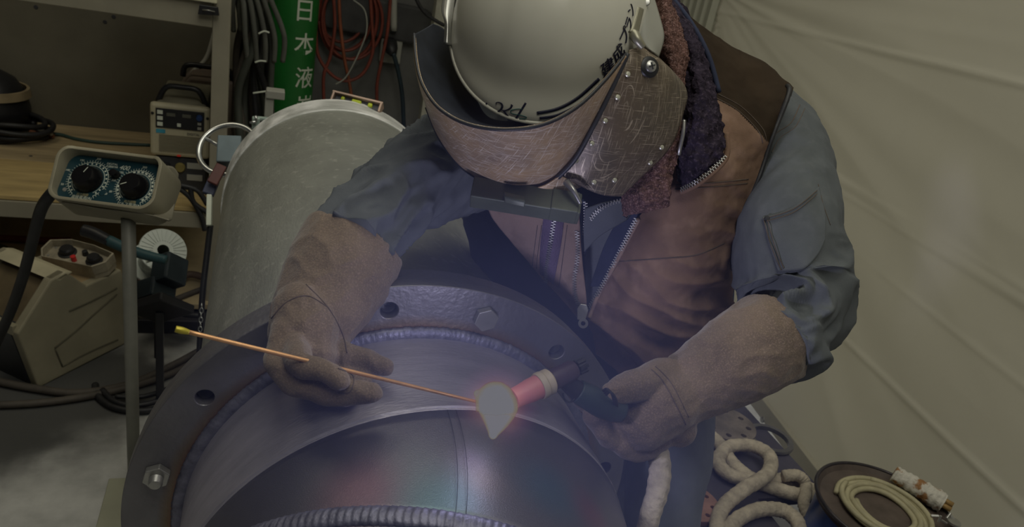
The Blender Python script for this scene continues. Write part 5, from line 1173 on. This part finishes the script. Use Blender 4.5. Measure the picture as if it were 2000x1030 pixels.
rope([(1530, 930, .03), (1560, 930, .035), (1574, 950, .02), (1570, 985, .01), (1580, 1012, 0)], 'short cream cloth-wrapped bend beside the blue spool', .014)
def disc(u, v, r, m, lab, h=.014, tilt=None, n=8, base=TT):
    cu = bpy.data.curves.new('disc', 'CURVE'); cu.dimensions = '2D'; cu.fill_mode = 'BOTH'; cu.extrude = h / 2 - .001; cu.bevel_depth = .001
    def c_(rr, cx=0, cy=0, k=60):
        s = cu.splines.new('POLY'); s.points.add(k - 1); s.use_cyclic_u = True
        for i in range(k): s.points[i].co = (cx + rr * math.cos(2 * PI * i / k), cy + rr * math.sin(2 * PI * i / k), 0, 1)
    c_(r)
    for i in range(n): c_(r * .11, r * .74 * math.cos(2 * PI * i / n + .3), r * .74 * math.sin(2 * PI * i / n + .3), 18)
    o = bpy.data.objects.new('c', cu); C.objects.link(o); me = bpy.data.meshes.new_from_object(o.evaluated_get(bpy.context.evaluated_depsgraph_get())); bpy.data.objects.remove(o)
    T_ = Matrix.Translation(F(u, v, base + h / 2)) @ (tilt or Matrix()); me.transform(T_); me.materials.clear(); me.materials.append(m); o = bpy.data.objects.new('blind_flange', me); C.objects.link(o)
    return tag(o, lab, 'flange')
disc(1418, 832, .078, mat('tape_disc', (.19, .165, .15), .55, .3, .35, 16), 'greyish drilled disc on the table just below the right gauntlet', base=TT + .012, h=.02)
disc(1352, 985, .062, mat('rusty_disc', (.30, .17, .14), .6, .2, .3, 14), 'reddish drilled disc on the table beside the trouser leg')
tag(lathe('steel_ring', [(.05, 0), (.062, 0), (.064, .006), (.062, .012), (.05, .012), (.05, 0)], Matrix.Translation(F(1502, 862, TT)), mat('dull_steel', (.2, .2, .21), .35, .7), None, 48), 'dull steel ring on the table against the hem of the sheet', 'ring')
# blue spool
SH = .735; SR = .15; sc0 = F(1733, 992, SH)
spd = thing('wire_drum', 'blue metal drum with black rim, carrying a coil of tan cable on its lid', 'drum', (sc0.x, sc0.y, 0))
Mz = Matrix.Translation((sc0.x, sc0.y, 0))
lathe('drum_wall', [(SR - .006, .003), (SR - .010, .02), (SR - .010, .40), (SR - .004, .41), (SR - .010, .42), (SR - .010, SH - .02), (SR - .002, SH - .006)], Mz, blue_drum, spd, 96)
for z_ in (.008, .41, SH - .004):
    bm = bmesh.new(); add_rings(bm, [[Mz @ V(((SR + .004 * math.cos(s)) * math.cos(t), (SR + .004 * math.cos(s)) * math.sin(t), z_ + .005 * math.sin(s))) for s in [2 * PI * j / 8 for j in range(8)]] for t in [2 * PI * i / 96 for i in range(96)]], closed=True)
    bmesh.ops.recalc_face_normals(bm, faces=bm.faces); link('rim', bm, mat('rim_black', (.05, .045, .05), .3, .4, .3, 30), spd)
lathe('lid', [(0, SH - .014), (SR - .012, SH - .014), (SR - .004, SH - .004), (SR - .004, SH - .02), (0, SH - .02)], Mz, mat('brown_lid', (.085, .065, .055), .6, 0, .25, 18), spd, 96)
bm = bmesh.new(); ps = []
cz = SH - .014 + .007
turns = 4
for k in range(turns * 24 + 1):
    t = 2 * PI * k / 24; r = .058 + .0105 * (k / 24); ps.append(V((sc0.x - .006 + r * math.cos(t + 2.5), sc0.y + .0 + r * math.sin(t + 2.5), cz + .002 * math.sin(t * 3) + .004 * (k / 24 % 2 > 1))))
add_tube(bm, ps, .0062, 10, 2)
ps = [V((sc0.x - .004 + .094 * math.cos(t), sc0.y + .092 * math.sin(t), cz + .008)) for t in [2.0 + 2 * PI * k / 24 for k in range(22)]]
add_tube(bm, ps, .0058, 10, 2)
bmesh.ops.recalc_face_normals(bm, faces=bm.faces); tag(link('cable_coil', bm, tan_coil), 'coil of tan braided cable lying on the blue drum', 'cable')
wp = thing('wrapped_plug', 'cable plug wrapped in cracked white tape with rusty stains on the drum', 'plug', F(1795, 955, SH + .02))
w0, w1 = F(1745, 925, SH + .022), F(1842, 983, SH + .012)
wmat = mat('cracked_wrap', (.52, .50, .44), .8, 0, .05, 26, 1.0, 60, bdist=.006, col2=(.26, .13, .05)); wmat.node_tree.nodes['Color Ramp'].color_ramp.elements[0].position = .44; wmat.node_tree.nodes['Color Ramp'].color_ramp.elements[1].position = .50
tube('tape_wrap', [w0, w0.lerp(w1, .5), w1], [.019, .021, .022], wmat, wp, seg=32, n=24, rfun=lambda s, t: 1 + .10 * noise.noise(V((s * 9, math.cos(t) * 2, math.sin(t) * 2))) + .05 * math.sin(s * 60 + t))
wd_ = (w1 - w0).normalized(); brs = mat('brown_pin', (.30, .19, .07), .5, .2)
for k in range(3):
    off = V((0, 0, .008)) if k == 0 else wd_.cross(Z3) * (.009 if k == 1 else -.009)
    tube('contact_pin', [w1 + off - wd_ * .01, w1 + off + wd_ * .018], .006, brs, wp, seg=12, n=1)
wg = thing('wing_nut_clips', 'cluster of small bright wing nuts on the lower edge of the drum', 'fasteners', F(1835, 1012, SH))
for k in range(5):
    c = F(1826 + 9 * k, 1008 + 6 * (k % 3), SH + .012 + .004 * (k % 2)); box('wing', frame(c, D(math.cos(k * 1.3), math.sin(k * 1.3), .2), D(-math.sin(k * 1.3), math.cos(k * 1.3), -.4)), (.016, .005, .004), bolt_m, wg, .001)
tag(lathe('steel_lever', [(0, 0), (.014, 0), (.014, .005), (0, .005)], Matrix.Translation(F(1862, 1022, SH + .008)), bolt_m, None, 24), 'round steel tab at the right edge of the drum', 'tab')
